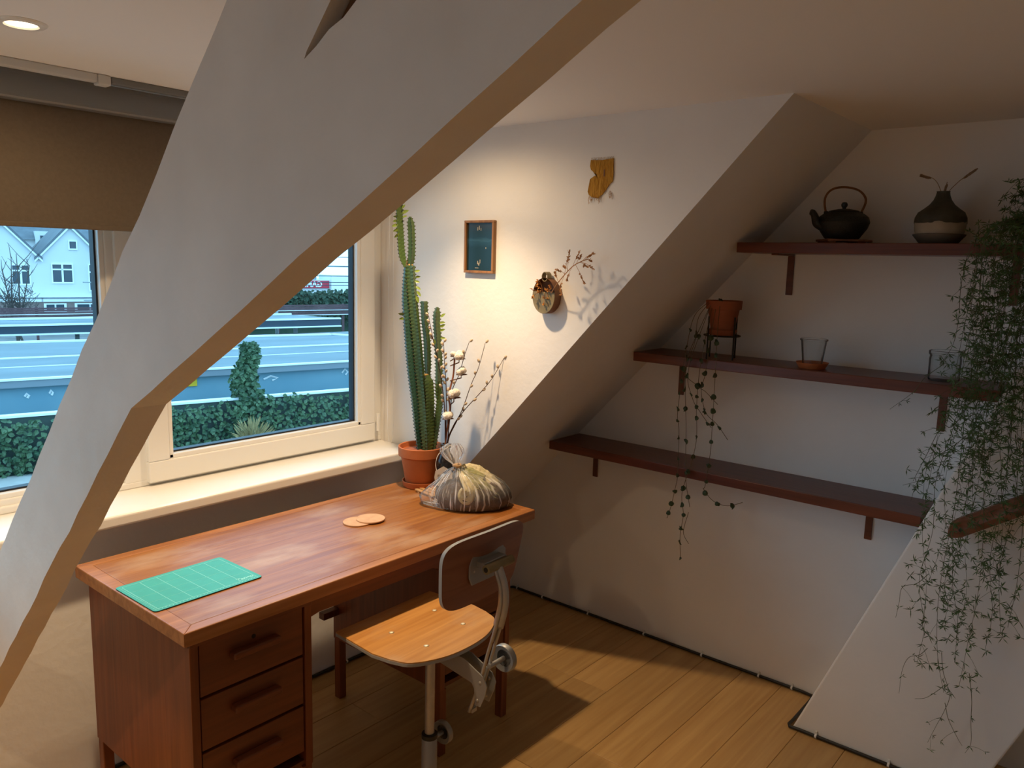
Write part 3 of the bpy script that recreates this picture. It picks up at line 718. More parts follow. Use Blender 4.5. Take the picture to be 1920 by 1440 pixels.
strands = [
 [(1.35, 1.515), (1.365, 1.45), (1.387, 1.344), (1.398, 1.268), (1.405, 1.137), (1.409, 1.067), (1.399, 1.014), (1.396, .921), (1.395, .826), (1.399, .786), (1.413, .711), (1.428, .659)],
 [(1.345, 1.515), (1.353, 1.443), (1.363, 1.354), (1.392, 1.238), (1.38, 1.033), (1.372, .925), (1.365, .817), (1.352, .748), (1.344, .718)],
 [(1.31, 1.515), (1.304, 1.373), (1.315, 1.239), (1.327, 1.178), (1.318, 1.118), (1.296, 1.083), (1.254, 1.052), (1.212, 1.002)],
 [(1.33, 1.512), (1.324, 1.379), (1.343, 1.236), (1.342, 1.107), (1.335, .994), (1.349, .898), (1.383, .766), (1.37, .681), (1.38, .598), (1.374, .502)],
 [(1.29, 1.51), (1.277, 1.383), (1.276, 1.236), (1.275, 1.079), (1.276, .942), (1.286, .817), (1.293, .80), (1.249, .763), (1.193, .756), (1.137, .781)],
 [(1.34, 1.51), (1.39, 1.261), (1.336, 1.191), (1.302, 1.173), (1.251, 1.131)],
 [(1.335, 1.51), (1.373, 1.255), (1.353, 1.144), (1.312, 1.089), (1.269, 1.042)],
 [(1.37, .681), (1.356, .62), (1.332, .578)]]
rv = random.Random(5)
leafmesh = []
for k in range(3):
    m = MB(); S = (1, .85, 1.15)[k]; pts = []
    for i in range(12):
        t = 2*math.pi*i/12; r = .0078*(1-.28*math.cos(t))*(1.0)*S
        pts.append((r*math.sin(t), .0022*math.cos(2*t)*S, -.004*S-r*math.cos(t)))
    top = [(x, y+.0016, z) for x, y, z in pts]
    m.add(pts+top, [list(range(12))[::-1], list(range(12, 24))]+[(i, (i+1) % 12, 12+(i+1) % 12, 12+i) for i in range(12)])
    o = m.build('leaf', 'vine_leaf', pt, smooth=True); o.location = (0, 0, .118); leafmesh.append(o.data)
    o.location = (rv.uniform(-.03, .03), rv.uniform(-.03, .03), .128)
for si, stn in enumerate(strands):
    xs = rv.uniform(-.012, .012)
    pts = []
    for i, (yy, zz_) in enumerate(stn):
        x = VX+xs if i else O.x-.052
        if i == 1: x = VX+xs-.0
        pts.append(Vector((x+rv.uniform(-.004, .004), yy, zz_))-O)
    if si < 7: pts[0] = Vector((-.05+rv.uniform(-.006, .006), pts[0].y*.7, .130))
    pa = bez(pts, 6)
    MB().tube(pa, .0011, 5).build('vine', 'vine_stem', pt, smooth=True)
    d = 0; nxt = .14
    for i in range(1, len(pa)):
        d += (pa[i]-pa[i-1]).length
        if d > nxt:
            nxt = d+rv.uniform(.035, .075) if si != 1 else d+rv.uniform(.07, .12)
            for q in range(rv.choice((1, 1, 2))):
                o = bpy.data.objects.new('leaf', rv.choice(leafmesh)); col.objects.link(o); o.parent = pt; o.location = pa[i]
                o.rotation_euler = (rv.uniform(-.7, .7), rv.uniform(-.9, .9), R_(40)+rv.uniform(-1.2, 1.2)); s = rv.uniform(.95, 1.4); o.scale = (s, s, s)

# ------------------------------------------------------------------ asparagus fern on the top shelf
FO = Vector((2.835, .262, tz))
fn = thing('asparagus_fern', 'large wispy asparagus fern trailing down from the top shelf', 'potted plant', FO)
MB().lathe([(.0001, 0), (.042, 0), (.055, .085), (.060, .086), (.060, .105), (.054, .105), (.052, .09), (.0001, .09)], 32).build('pot', 'terracotta_dark', fn, smooth=True, auto=.6)
rf = random.Random(21)
stems = MB(); needles = MB(); nneed = 0
def spray(p, sc, dens):
    """a star of fine needles"""
    global nneed
    for k in range(dens):
        d = Vector((rf.gauss(0, .7), rf.gauss(0, 1), rf.gauss(-.25, .8)))
        if d.length < .1: continue
        d.normalize(); L = sc*rf.uniform(.55, 1.2); w = Vector((rf.uniform(-1, 1), rf.uniform(-1, 1), rf.uniform(-1, 1))).cross(d)
        if w.length < .05: continue
        w = w.normalized()*.0012
        u = d.cross(w).normalized()*.0012
        a = p; b = p+d*L*.5; c = p+d*L
        needles.add([a-w*.4, a+w*.4, b+w+u, b-w+u, b-u, c], [(0, 1, 2, 3), (3, 2, 5), (0, 3, 4), (1, 4, 2), (3, 5, 4), (2, 4, 5), (0, 4, 1)]); nneed += 1
def strand(pts, r, step, sc, dens, start=.0):
    pa = bez([Vector(p)-FO for p in pts], 8)
    stems.tube(pa, [r*(1-.5*i/len(pa)) for i in range(len(pa))], 4)
    d = 0; nx = start
    for i in range(1, len(pa)):
        d += (pa[i]-pa[i-1]).length
        if d > nx:
            nx = d+step*rf.uniform(.6, 1.5); spray(pa[i]+Vector((rf.uniform(-.004, .004), rf.uniform(-.004, .004), 0)), sc, max(2, int(dens*rf.uniform(.5, 1.5))))
            if rf.random() < .5:      # a short side twig
                q = pa[i]+Vector((rf.uniform(-.03, .01), rf.uniform(-.05, .05), rf.uniform(-.05, .015)))
                stems.tube([pa[i], pa[i].lerp(q, .5)+Vector((0, 0, .004)), q], .0005, 3); spray(q, sc, dens)
# bushy crown above and around the shelf edge
for k in range(70):
    a = rf.uniform(-.5, 1.0); y1 = FO.y+rf.uniform(-.16, .17); x1 = FO.x-rf.uniform(.02, .17)
    strand([FO+Vector((rf.uniform(-.02, .02), rf.uniform(-.02, .02), .10)), FO+Vector((-.03, (y1-FO.y)*.5, .16+rf.uniform(-.02, .05))), (x1, y1, tz+rf.uniform(.02, .20))], .0009, .018, .019, 9)
# long trailing strands; the listed ones hang clear of the wall
trail = [
 [(.30, 1.80), (.46, 1.745), (.478, 1.62), (.487, 1.50), (.50, 1.42), (.515, 1.36)],
 [(.30, 1.80), (.455, 1.76), (.47, 1.66), (.48, 1.56)],
 [(.30, 1.80), (.42, 1.75), (.44, 1.56), (.445, 1.40), (.47, 1.22), (.49, 1.02), (.50, .86), (.50, .70), (.49, .56), (.48, .44)],
 [(.28, 1.80), (.40, 1.74), (.42, 1.50), (.43, 1.30), (.44, 1.10), (.45, .92), (.455, .74), (.45, .60), (.44, .46), (.42, .35)],
 [(.28, 1.80), (.37, 1.75), (.385, 1.52), (.40, 1.30), (.405, 1.10), (.41, .90), (.42, .72), (.41, .58), (.40, .45)],
 [(.26, 1.80), (.35, 1.75), (.36, 1.50), (.375, 1.26), (.375, 1.06), (.37, .86), (.36, .70), (.37, .55), (.36, .40)],
 [(.26, 1.80), (.33, 1.74), (.335, 1.46), (.335, 1.20), (.33, 1.00), (.325, .80), (.32, .64), (.325, .52)],
 [(.24, 1.80), (.31, 1.74), (.31, 1.44), (.31, 1.20), (.30, .98), (.30, .78), (.29, .60)],
 [(.24, 1.80), (.29, 1.73), (.285, 1.46), (.28, 1.20), (.275, .96), (.27, .78), (.26, .62)],
 [(.28, 1.80), (.40, 1.76), (.43, 1.60), (.415, 1.44), (.40, 1.36)],
 [(.26, 1.80), (.36, 1.76), (.40, 1.62), (.38, 1.44), (.36, 1.30), (.345, 1.20)],
 [(.25, 1.80), (.32, 1.77), (.345, 1.60), (.35, 1.44), (.37, 1.30)],
 [(.25, 1.80), (.30, 1.76), (.32, 1.60), (.315, 1.42), (.335, 1.26), (.36, 1.12)],
 [(.24, 1.80), (.27, 1.76), (.285, 1.58), (.275, 1.38), (.295, 1.22)],
 [(.43, 1.20), (.455, 1.14), (.52, 1.06), (.545, .985), (.555, .93)],
 [(.47, 1.22), (.505, 1.17), (.54, 1.08), (.56, .99)]]
FX = 2.635
for i, tpts in enumerate(trail):
    x0 = FX-rf.uniform(0, .055)
    pts = [FO+Vector((0, 0, .10))]+[(x0 if j > 1 else (x0+FO.x)*.5 if j == 0 else x0+.012, yy+rf.uniform(-.014, .014), zz_) for j, (yy, zz_) in enumerate(tpts)]
    strand(pts, .0013, .026 if i < 14 else .04, .022, 7 if i < 14 else 4)
for k in range(30):                       # thinner in-between strands
    i = rf.randrange(2, 9); t2 = trail[i]; x0 = FX-rf.uniform(0, .075); dy = rf.uniform(-.025, .025); n_ = rf.randrange(3, len(t2))
    pts = [FO+Vector((0, 0, .10))]+[(x0 if j else (x0+FO.x)*.5, yy+dy*min(1, j*.5)+rf.uniform(-.024, .024), zz_) for j, (yy, zz_) in enumerate(t2[:n_])]
    strand(pts, .0010, .024, .020, 7)
for tpts in ([(.44, .46), (.43, .40), (.405, .33), (.415, .27), (.43, .22), (.45, .15)], [(.415, .30), (.40, .25), (.37, .20), (.355, .18)], [(.36, .42), (.345, .34), (.34, .27), (.333, .20), (.345, .16)],
             [(.48, .46), (.50, .43), (.53, .41), (.545, .36), (.547, .28)], [(.42, .36), (.44, .33), (.47, .295), (.50, .28)], [(.50, .70), (.53, .66), (.57, .635), (.575, .58), (.58, .53)], [(.52, 1.36), (.57, 1.31), (.60, 1.26), (.66, 1.20)], [(.49, 1.02), (.53, 1.0), (.60, .965)]):
    x0 = 2.655; strand([(x0, yy, zz_) for yy, zz_ in tpts], .0010, .06, .015, 3, .05)
stems.build('stems', 'fern_stem', fn)
nd = needles.build('foliage', 'fern', fn); nd['kind'] = 'stuff'

# ------------------------------------------------------------------ cactus
CO = Vector((2.076, 2.175, DZ))
cp_ = thing('potted_cactus', 'tall three-ribbed cactus with small leaves in a terracotta pot on the desk', 'potted plant', CO, IMR)
MB().lathe([(.0001, 0), (.066, 0), (.070, .004), (.074, .024), (.0705, .024), (.066, .007), (.0001, .007)], 40).build('saucer', 'terracotta', cp_, smooth=True, auto=.6)
MB().lathe([(.0001, .007), (.057, .007), (.060, .011), (.0785, .118), (.083, .120), (.0885, .124), (.0895, .158), (.087, .160), (.083, .158), (.081, .140), (.0001, .140)], 48).build('pot', 'terracotta', cp_, smooth=True, auto=.5)
MB().lathe([(.0815, .139), (.04, .145), (.0001, .146)], 32).build('soil', 'terracotta_dark', cp_)
def cstem(pts, w, mat, y=0, tw=0, topr=.5, y1=None, blunt=False):
    """a three-winged stem with toothed ribs; pts are (sideways, up)"""
    n0 = len(pts); y1 = y if y1 is None else y1
    pa = bez([(p[0], y+(y1-y)*i/(n0-1), p[1]) for i, p in enumerate(pts)], 14)
    # resample
    L = [0]
    for i in range(1, len(pa)): L.append(L[-1]+(pa[i]-pa[i-1]).length)
    N = max(12, int(L[-1]/.0065)); ps2 = []
    for k in range(N+1):
        s = L[-1]*k/N; i = max(j for j in range(len(L)) if L[j] <= s+1e-9); i = min(i, len(pa)-2)
        t = (s-L[i])/max(1e-9, L[i+1]-L[i]); ps2.append(pa[i].lerp(pa[i+1], min(1, t)))
    vs = []; fs = []; K6 = 6; spn = MB()
    for k, p in enumerate(ps2):
        f = k/N; ww = w*(.72+.28*min(1, f*6))
        if not blunt: ww *= min(1, .35+(1-f)*L[-1]/.035) if (1-f)*L[-1] < .03 else 1
        tooth = 1.10 if k % 2 == 0 else .95
        for j in range(K6):
            a = tw+math.pi*2*j/K6
            r = ww*(tooth if j % 2 == 0 else .40)
            vs.append(p+Vector((r*math.cos(a), r*math.sin(a), 0)))
            if j % 2 == 0 and k % 2 == 0 and k > 1:
                q = p+Vector((r*math.cos(a), r*math.sin(a), 0)); d = Vector((math.cos(a), math.sin(a), .3))
                s_ = Vector((-math.sin(a), math.cos(a), 0))*.0016
                spn.add([q-s_-Vector((0, 0, .002)), q+s_-Vector((0, 0, .002)), q+Vector((0, 0, .0022)), q+d*.0042], [(0, 1, 3), (1, 2, 3), (2, 0, 3), (0, 2, 1)])
    for k in range(N):
        for j in range(K6): fs.append((k*K6+j, k*K6+(j+1) % K6, (k+1)*K6+(j+1) % K6, (k+1)*K6+j))
    fs += [list(range(K6))[::-1], [N*K6+j for j in range(K6)]]
    o = MB().add(vs, fs).build('stem', mat, cp_); spn.build('spines', 'cactus_spine', o)
    return o
cstem([(-.007, .135), (-.025, .315), (-.044, .459), (-.059, .641), (-.064, .735), (-.058, .84)], .0195, 'cactus_blue', -.004, .3, blunt=True)
cstem([(.022, .135), (.010, .316), (-.006, .481), (-.023, .642), (-.036, .762), (-.042, .845)], .0195, 'cactus', -.022, .9, blunt=True)
cstem([(.021, .420), (.016, .563), (.007, .643), (.004, .713)], .0150, 'cactus', .004, .6, blunt=True)
cstem([(.026, .130), (.027, .275), (.026, .358), (.020, .436)], .0215, 'cactus', -.012, .15)
cstem([(.060, .345), (.062, .462), (.056, .564), (.051, .644), (.053, .692)], .0155, 'cactus', .01, .5)
cstem([(.045, .135), (.062, .255), (.071, .339), (.064, .411)], .0155, 'cactus', .002, 1.0)
cstem([(-.066, .838), (-.081, .879), (-.088, .957), (-.092, 1.034), (-.090, 1.092)], .0155, 'cactus', -.004, .2)
cstem([(-.044, .842), (-.040, .899), (-.042, .977), (-.047, 1.022)], .0145, 'cactus', -.02, .7)
MB().ball((.016, -.005, .434), .010, 10, 6, (1, 1, .6)).build('scar', 'cactus_bark', cp_, smooth=True)
MB().ball((-.045, -.016, .845), .010, 10, 6, (1, 1, .8)).build('scar', 'cactus_bark', cp_, smooth=True)
MB().tube([(-.058, -.006, .835), (-.057, -.006, .862), (-.055, -.006, .872)], [.008, .005, .002], 6).build('dead_tip', 'vine_stem', cp_)
lm = MB().leaf((0, 0, 0), (1, 0, .15), (0, -1, .25), .027, .0125).build('leaf', 'leaf_fresh', cp_, smooth=True)
lm.location = (-.093, -.004, 1.02)
spots = [(-.090, 1.024, 180), (-.091, 1.008, 183), (-.09, .992, 186), (-.089, .977, 195), (-.087, .962, 215), (-.078, 1.050, 40), (-.077, 1.034, 15), (-.077, 1.018, 10), (-.077, 1.064, 60),
         (-.030, .822, 5), (-.027, .804, -5), (-.030, .788, -20), (-.026, .768, -40), (-.022, .752, -60), (-.024, .735, -80), (-.064, .665, 170), (-.066, .650, 185), (.066, .619, 20), (.064, .634, 0), (.068, .578, -10), (.066, .605, 10), (.046, .575, -100), (.068, .655, 30)]
for i, (sx, sz, an) in enumerate(spots):
    o = lm if i == 0 else bpy.data.objects.new('leaf', lm.data)
    if i: col.objects.link(o); o.parent = cp_
    o.location = (sx, -.018, sz); o.rotation_euler = (rv.uniform(-.5, .5), -R_(an), 0); s = rv.uniform(.75, 1.15); o.scale = (s, s, s)

# ------------------------------------------------------------------ slatted trivet, bottle and branches
wt = thing('slatted_trivet', 'small slatted wooden trivet under the dark bottle', 'trivet', (2.066, 2.062, DZ), R_(-8))
for k in range(7): MB().box(-.075+k*.0215, -.075+k*.0215+.015, -.060, .060, .005, .011).build('slat', 'light_wood', wt, bevel=.002)
for yy in (-.035, .035): MB().box(-.075, .068, yy-.006, yy+.006, 0, .005).build('crossbar', 'light_wood', wt)
BO = Vector((2.080, 2.048, DZ+.011))
bt = thing('bottle', 'short black apothecary bottle with a pale paper tag on the desk', 'bottle', BO, IMR)
MB().lathe([(.0001, 0), (.034, 0), (.036, .003), (.0365, .105), (.034, .118), (.020, .140), (.0155, .148), (.0150, .160), (.0185, .161), (.0195, .172), (.0185, .176), (.0125, .176), (.0120, .150), (.0001, .150)], 40).build('glass', 'bottle_glass', bt, smooth=True, auto=.5)
hx = [(-.030, -.026), (-.034, .0), (-.030, .024), (0, .042), (.030, .024), (.034, 0), (.030, -.026), (.0, -.046)]
tgl = MB().prism([(x-.004, z+.056) for x, z in hx], 1, -.0395, -.0387).build('paper_tag', 'paper_tag', bt)
mt = Matrix.Translation((-.004, -.0396, .060)) @ Matrix.Rotation(R_(90), 4, 'X')
text_mesh('tag_lettering', 'ENDRI', .0155, 'ink', tgl, mt, .0001)
text_mesh('tag_small_lettering', 'O R T C', .0085, 'ink', tgl, Matrix.Translation((-.004, -.0396, .046)) @ Matrix.Rotation(R_(90), 4, 'X'), .0001)
MB().tube(bez([(-.017, -.006, .150), (-.030, -.022, .128), (-.0345, -.026, .100), (-.030, -.038, .080)], 6), .0012, 5).build('tag_string', 'string', bt, smooth=True)
rw = random.Random(8)
def branch(label, pts, y0, y1, cats, rad=.0026):
    b = thing('willow_branch', label, 'branch', BO, IMR, 'willow branches in the dark bottle')
    n0 = len(pts); P3 = [(px_-.018, y0+(y1-y0)*i/(n0-1), pz_) for i, (px_, pz_) in enumerate(pts)]
    P3 = [(0.004, 0, .02)]+P3
    P3[1] = (max(-.006, min(.006, P3[1][0])), P3[1][1]*.3, .172)
    pa = bez(P3, 8); MB().tube(pa, [rad*(1-.55*i/len(pa)) for i in range(len(pa))], 6).build('twig', 'willow', b, smooth=True)
    for c in range(cats):
        i = int(len(pa)*(.42+.56*c/max(1, cats-1))); i = min(i, len(pa)-1); t = (pa[i]-pa[max(0, i-1)]).normalized(); sd = Vector((rw.choice((-1, 1))*rw.uniform(.5, 1), rw.uniform(-1, .5), .3)).normalized()
        ax = (t*.8+sd*.6).normalized(); q = pa[i]+sd*.004
        m = Matrix.Translation(q) @ ax.to_track_quat('Z', 'Y').to_matrix().to_4x4()
        cts = MB().ball((0, 0, .006), .0062, 10, 8, (.8, .8, 1.25), mtx=m).build('catkin', 'catkin', b, smooth=True)
        MB().ball((0, 0, 0), .0026, 8, 5, mtx=m).build('bud_scale', 'willow', cts, smooth=True)
branch('willow branch with pale catkins leaning left in front of the cactus', [(.016, .184), (.012, .319), (-.007, .460), (-.028, .559), (-.047, .657)], 0, -.045, 14)
branch('upright willow branch thick with catkins close to the cactus', [(.018, .184), (.018, .36), (.012, .46), (.006, .56)], 0, -.02, 15)
branch('willow branch forking right, the upper of the two with few buds', [(.022, .184), (.042, .238), (.075, .301), (.109, .403), (.134, .464), (.158, .558)], 0, .01, 6, .0024)
branch('willow branch reaching farthest right towards the picture wall', [(.024, .184), (.051, .249), (.083, .301), (.149, .378), (.188, .429), (.228, .502)], 0, .02, 8, .0024)
branch('willow branch rising between the cotton bolls', [(.024, .184), (.034, .30), (.040, .381), (.065, .442), (.083, .512), (.100, .563)], 0, -.015, 5, .0024)
cs = thing('cotton_stem', 'dried cotton stem with white bolls in the dark bottle', 'branch', BO, IMR)
P3 = [(-.004, 0, .02), (-.002, .0, .172), (.013, .004, .299), (.008, .006, .36), (.023, .008, .431), (.028, .008, .505)]
MB().tube(bez(P3, 8), .0034, 7).build('stem', 'cotton_stem', cs, smooth=True)
for (bx_, bz_, r) in ((.045, .512, .021), (.054, .452, .019), (.028, .367, .023), (.006, .285, .020), (.026, .516, .014)):
    n0 = Vector((bx_, -.004, bz_)); side = Vector((bx_-.02, 0, 0))
    m = MB()
    for k in range(5):
        a = 2*math.pi*k/5+.3; m.ball(n0+Vector((math.cos(a)*r*.42, math.sin(a)*r*.42-.003, rw.uniform(-.2, .3)*r)), r*.66, 10, 7, rough=.05, rnd=rw)
    bo = m.build('boll', 'cotton', cs, smooth=True)
    hk = MB()
    for k in range(5):
        a = 2*math.pi*k/5; d = Vector((math.cos(a), math.sin(a), .15)); hk.leaf(n0-Vector((0, 0, r*.85)), d, (0, 0, 1), r*1.25, r*.7, .35)
    hk.tube([n0-Vector((0, 0, r*.75)), n0-Vector((0, 0, r*1.3)), Vector((.012 if bx_ > .01 else .008, .005, bz_-r*2.0))], .0022, 6)
    hk.build('husk', 'cotton_husk', bo)

# ------------------------------------------------------------------ bag of potting soil
BG = Vector((2.030, 1.870, DZ))
bag = thing('plastic_bag', 'clear plastic bag of soil tied with a rubber band on the desk corner', 'bag', BG, IMR)
def bagring(z, rx, ry, c, amp, ph, seg=72, left=0):
    out = []
    for i in range(seg):
        a = 2*math.pi*i/seg
        f = 1+amp*(math.sin(a*13+ph)+.6*math.sin(a*7+1.7+ph*.5)+.35*math.sin(a*23))
        ex = left*max(0, -math.cos(a))**6
        out.append((c[0]+rx*f*math.cos(a)-ex, c[1]+ry*f*math.sin(a), z+amp*.01*math.sin(a*9)))
    return out
def skin(levels, name, mat, parent, seg=72, close=True):
    vs = []; fs = []
    for l in levels: vs += bagring(*l[:6], seg=seg, left=l[6] if len(l) > 6 else 0)
    for k in range(len(levels)-1):
        for i in range(seg): fs.append((k*seg+i, k*seg+(i+1) % seg, (k+1)*seg+(i+1) % seg, (k+1)*seg+i))
    if close: fs.append(list(range(seg))[::-1])
    return MB().add(vs, fs).build(name, mat, parent, smooth=True)
skin([(.0008, .118, .085, (0, 0), .006, 0, .030), (.006, .138, .100, (0, 0), .008, 0, .042), (.030, .146, .108, (.001, 0), .010, .3, .042), (.060, .138, .104, (0, 0), .016, .6, .02), (.090, .118, .090, (-.004, 0), .024, .9), (.114, .088, .070, (-.014, 0), .040, 1.2),
      (.128, .052, .046, (-.030, -.006), .075, 1.5), (.137, .026, .024, (-.042, -.010), .13, 1.8), (.146, .0105, .0105, (-.050, -.012), .10, 2), (.156, .0125, .0125, (-.056, -.013), .12, 2.2), (.172, .026, .022, (-.062, -.014), .12, 2.4), (.195, .040, .030, (-.066, -.014), .10, 2.6), (.212, .034, .026, (-.068, -.012), .16, 2.9), (.224, .020, .016, (-.064, -.010), .25, 3.2)], 'film', 'bag_film', bag)
rb = random.Random(4)
sv = []; sf = []; sg = 40; lv = [(.004, .118, .086), (.020, .134, .098), (.045, .134, .098), (.070, .118, .088), (.088, .086, .066), (.096, .045, .035), (.098, .01, .01)]
for z, rx, ry in lv:
    for i in range(sg):
        a = 2*math.pi*i/sg; k = 1+rb.uniform(-.05, .03); sv.append((rx*k*math.cos(a)+.006, ry*k*math.sin(a), z+rb.uniform(-.003, .003)))
for k in range(len(lv)-1):
    for i in range(sg): sf.append((k*sg+i, k*sg+(i+1) % sg, (k+1)*sg+(i+1) % sg, (k+1)*sg+i))
sf += [list(range(sg))[::-1], [(len(lv)-1)*sg+i for i in range(sg)]]
MB().add(sv, sf).build('soil', 'soil', bag, smooth=True)
def ribbon(path, width, out, name, mat, seed, fold=.006):
    """a crumpled leaf: a strip along path, wide across, puckered along its length"""
    r_ = random.Random(seed); pa = bez(path, 7); n = len(pa); W = 9; vs = []; fs = []; out = Vector(out)
    for i, p in enumerate(pa):
        t = (pa[min(i+1, n-1)]-pa[max(i-1, 0)]).normalized(); side = t.cross(out).normalized(); nn = side.cross(t)
        w = width*min(1, .16+i/n*2.6)*(1-.45*max(0, i/n-.75)*4*.6)
        for k in range(W):
            q = k/(W-1)-.5
            vs.append(p+side*w*q+nn*(fold*math.sin(k*2.1+i*.35+seed)*min(1, .3+i/n*2)+r_.uniform(-.0016, .0016)-w*.9*q*q))
    for i in range(n-1):
        for k in range(W-1): fs.append((i*W+k, i*W+k+1, i*W+W+k+1, i*W+W+k))
    o = MB().add(vs, fs).build(name, mat, bag, smooth=True); sm = o.modifiers.new('thickness', 'SOLIDIFY'); sm.thickness = .0014; return o
ribbon([(-.044, -.024, .134), (-.026, -.058, .118), (-.006, -.082, .096), (.006, -.094, .074), (.000, -.098, .058), (-.012, -.097, .054), (-.020, -.094, .066), (-.014, -.092, .080)], .046, (.1, -1, .5), 'wrinkled_leaf', 'dried_cream', 1, .004)
ribbon([(-.042, -.010, .139), (-.020, -.004, .145), (.014, -.004, .140), (.046, -.008, .124), (.074, -.012, .102), (.098, -.014, .076), (.114, -.016, .050)], .074, (.1, -.35, 1), 'wrinkled_leaf', 'dried_cream', 2)
ribbon([(-.038, -.022, .134), (-.010, -.044, .124), (.024, -.058, .109), (.058, -.064, .088), (.086, -.064, .064), (.100, -.060, .048)], .050, (.2, -.8, 1), 'wrinkled_leaf', 'dried_olive', 3)
ribbon([(-.040, -.016, .137), (-.012, -.026, .136), (.022, -.036, .128), (.050, -.040, .112)], .038, (.1, -.6, 1), 'wrinkled_leaf', 'dried_olive', 5, .004)
MB().tube([(-.050+.0125*math.cos(i*math.pi/8), -.012+.0125*math.sin(i*math.pi/8), .147+.002*math.sin(i*math.pi/4)) for i in range(17)], .0045, 8, flat=1.3).build('rubber_band', 'rubber_band', bag, smooth=True)

# ------------------------------------------------------------------ things on the cheek wall
pf = thing('picture', 'small picture of a dark sea in a narrow wooden frame on the white wall', 'picture', (CX, 2.024, 1.680))
PWd, PHt, fw_ = .074, .097, .009
for b in ((-PWd, PWd, -PHt, -PHt+fw_), (-PWd, PWd, PHt-fw_, PHt), (-PWd, -PWd+fw_, -PHt+fw_, PHt-fw_), (PWd-fw_, PWd, -PHt+fw_, PHt-fw_)):
    MB().box(-.017, -.0005, b[0], b[1], b[2], b[3]).build('frame_bar', 'frame_wood', pf, bevel=.0015)
pn = MB().box(-.008, -.0015, -PWd+fw_-.001, PWd-fw_+.001, -PHt+fw_-.001, PHt-fw_+.001).build('painting', 'painting', pf)
mk = MB()
for (yy, zz_, w, h) in ((.012, .066, .004, .012), (.004, .070, .004, .014), (-.004, .064, .003, .010), (.010, -.058, .004, .012), (.004, -.064, .006, .010), (-.002, -.054, .003, .014), (-.030, -.004, .004, .006), (.014, -.078, .018, .0022)):
    mk.box(-.0084, -.0079, yy-w/2, yy+w/2, zz_-h/2, zz_+h/2)
mk.build('brush_marks', 'vase_cream', pn)

PO = Vector((CX, 1.695, 1.452))
ph = thing('wall_planter', 'oval clay wall pouch with a looped strap on the white wall', 'wall planter', PO)
def ell(n=28, a=.050, b=.062, cz=.062): return [(a*math.sin(2*math.pi*i/n), cz-b*math.cos(2*math.pi*i/n)) for i in range(n)]
back_ = MB().prism(ell(), 0, -.006, -.0005).build('back_plate', 'rust_clay', ph, bevel=.001)
rim = MB(); E_ = ell(); n_ = len(E_); vs = []; fs = []
for (y_, z_) in E_: vs += [(-.004, y_, z_), (-.036, y_*.98, z_)]
for i in range(n_):
    j = (i+1) % n_
    fs.append((i*2, j*2, j*2+1, i*2+1))
rim.add(vs, fs).build('side_band', 'rust_clay', ph, smooth=True)
fr_ = [(y_*.98, z_) for y_, z_ in E_ if z_ < .078]; fr_ = sorted(fr_, key=lambda p: math.atan2(p[1]-.05, p[0])); 
MB().prism(fr_, 0, -.0375, -.0345).build('front_plate', 'brass_clay', ph, bevel=.001)
lp = [(-.020+.0*i, .013*math.sin(i*math.pi*2/14), .128-.017*math.cos(i*math.pi*2/14)) for i in range(15)]
sb = MB(); vs = []; fs = []
for (x_, y_, z_) in lp: vs += [(-.034, y_, z_), (-.010, y_, z_), (-.010, y_*.86, .128+(z_-.128)*.86), (-.034, y_*.86, .128+(z_-.128)*.86)]
for i in range(14):
    for k in range(4): fs.append((i*4+k, i*4+(k+1) % 4, i*4+4+(k+1) % 4, i*4+4+k))
sb.add(vs, fs).build('strap_loop', 'brass_clay', ph)
rd = random.Random(9)
df = thing('dried_flowers', 'small bunch of dried orange flowers in the wall pouch', 'dried flowers', PO+Vector((-.02, 0, .05)))
stm = MB()
for k in range(14):
    y1 = rd.uniform(-.035, .045); z1 = rd.uniform(.02, .07); x1 = rd.uniform(-.045, -.005)
    if k > 9: z1 = rd.uniform(-.02, .012); x1 = rd.uniform(-.035, -.024); y1 = rd.choice((.026, -.014))+rd.uniform(-.01, .01)
    stm.tube(bez([(0, rd.uniform(-.015, .015), .0), (x1*.6, y1*.6, max(z1, .03)*.8), (x1, y1, z1)], 5), .0008, 4)
    h = MB()
    for q in range(9): h.leaf((x1, y1, z1), (rd.uniform(-1, 1), rd.uniform(-1, 1), rd.uniform(-.6, 1)), (rd.uniform(-1, 1), rd.uniform(-1, 1), 1), rd.uniform(.006, .011), .005)
    h.build('flower_head', 'dried_flower', df)
stm.build('stalks', 'dried_grass', df)
dg_ = thing('dried_branch', 'reddish dried grass branch sticking out of the wall pouch to the right', 'dried branch', PO)
def DG(s, z, o=-.060): return Vector((o, -.045-1.17*s, z))
main = [Vector((-.020, -.010, .055)), DG(.022, .102), DG(.052, .139), DG(.079, .167), DG(.105, .182), DG(.132, .192)]
stm = MB(); mp_ = bez(main, 6); stm.tube(mp_, [.0016]*len(mp_), 5)
ears = [((.050, .138), (.062, .208)), ((.060, .150), (.074, .216)), ((.078, .166), (.092, .212)), ((.090, .174), (.112, .200)), ((.118, .188), (.146, .208)), ((.105, .182), (.155, .160)), ((.088, .172), (.112, .116)), ((.076, .164), (.064, .122)), ((.050, .136), (.045, .088)), ((.052, .140), (.030, .152)), ((.034, .116), (.036, .070)), ((.112, .186), (.130, .204)), ((.100, .180), (.118, .168)), ((.062, .152), (.046, .165)), ((.124, .190), (.140, .186)), ((.030, .110), (.018, .140))]
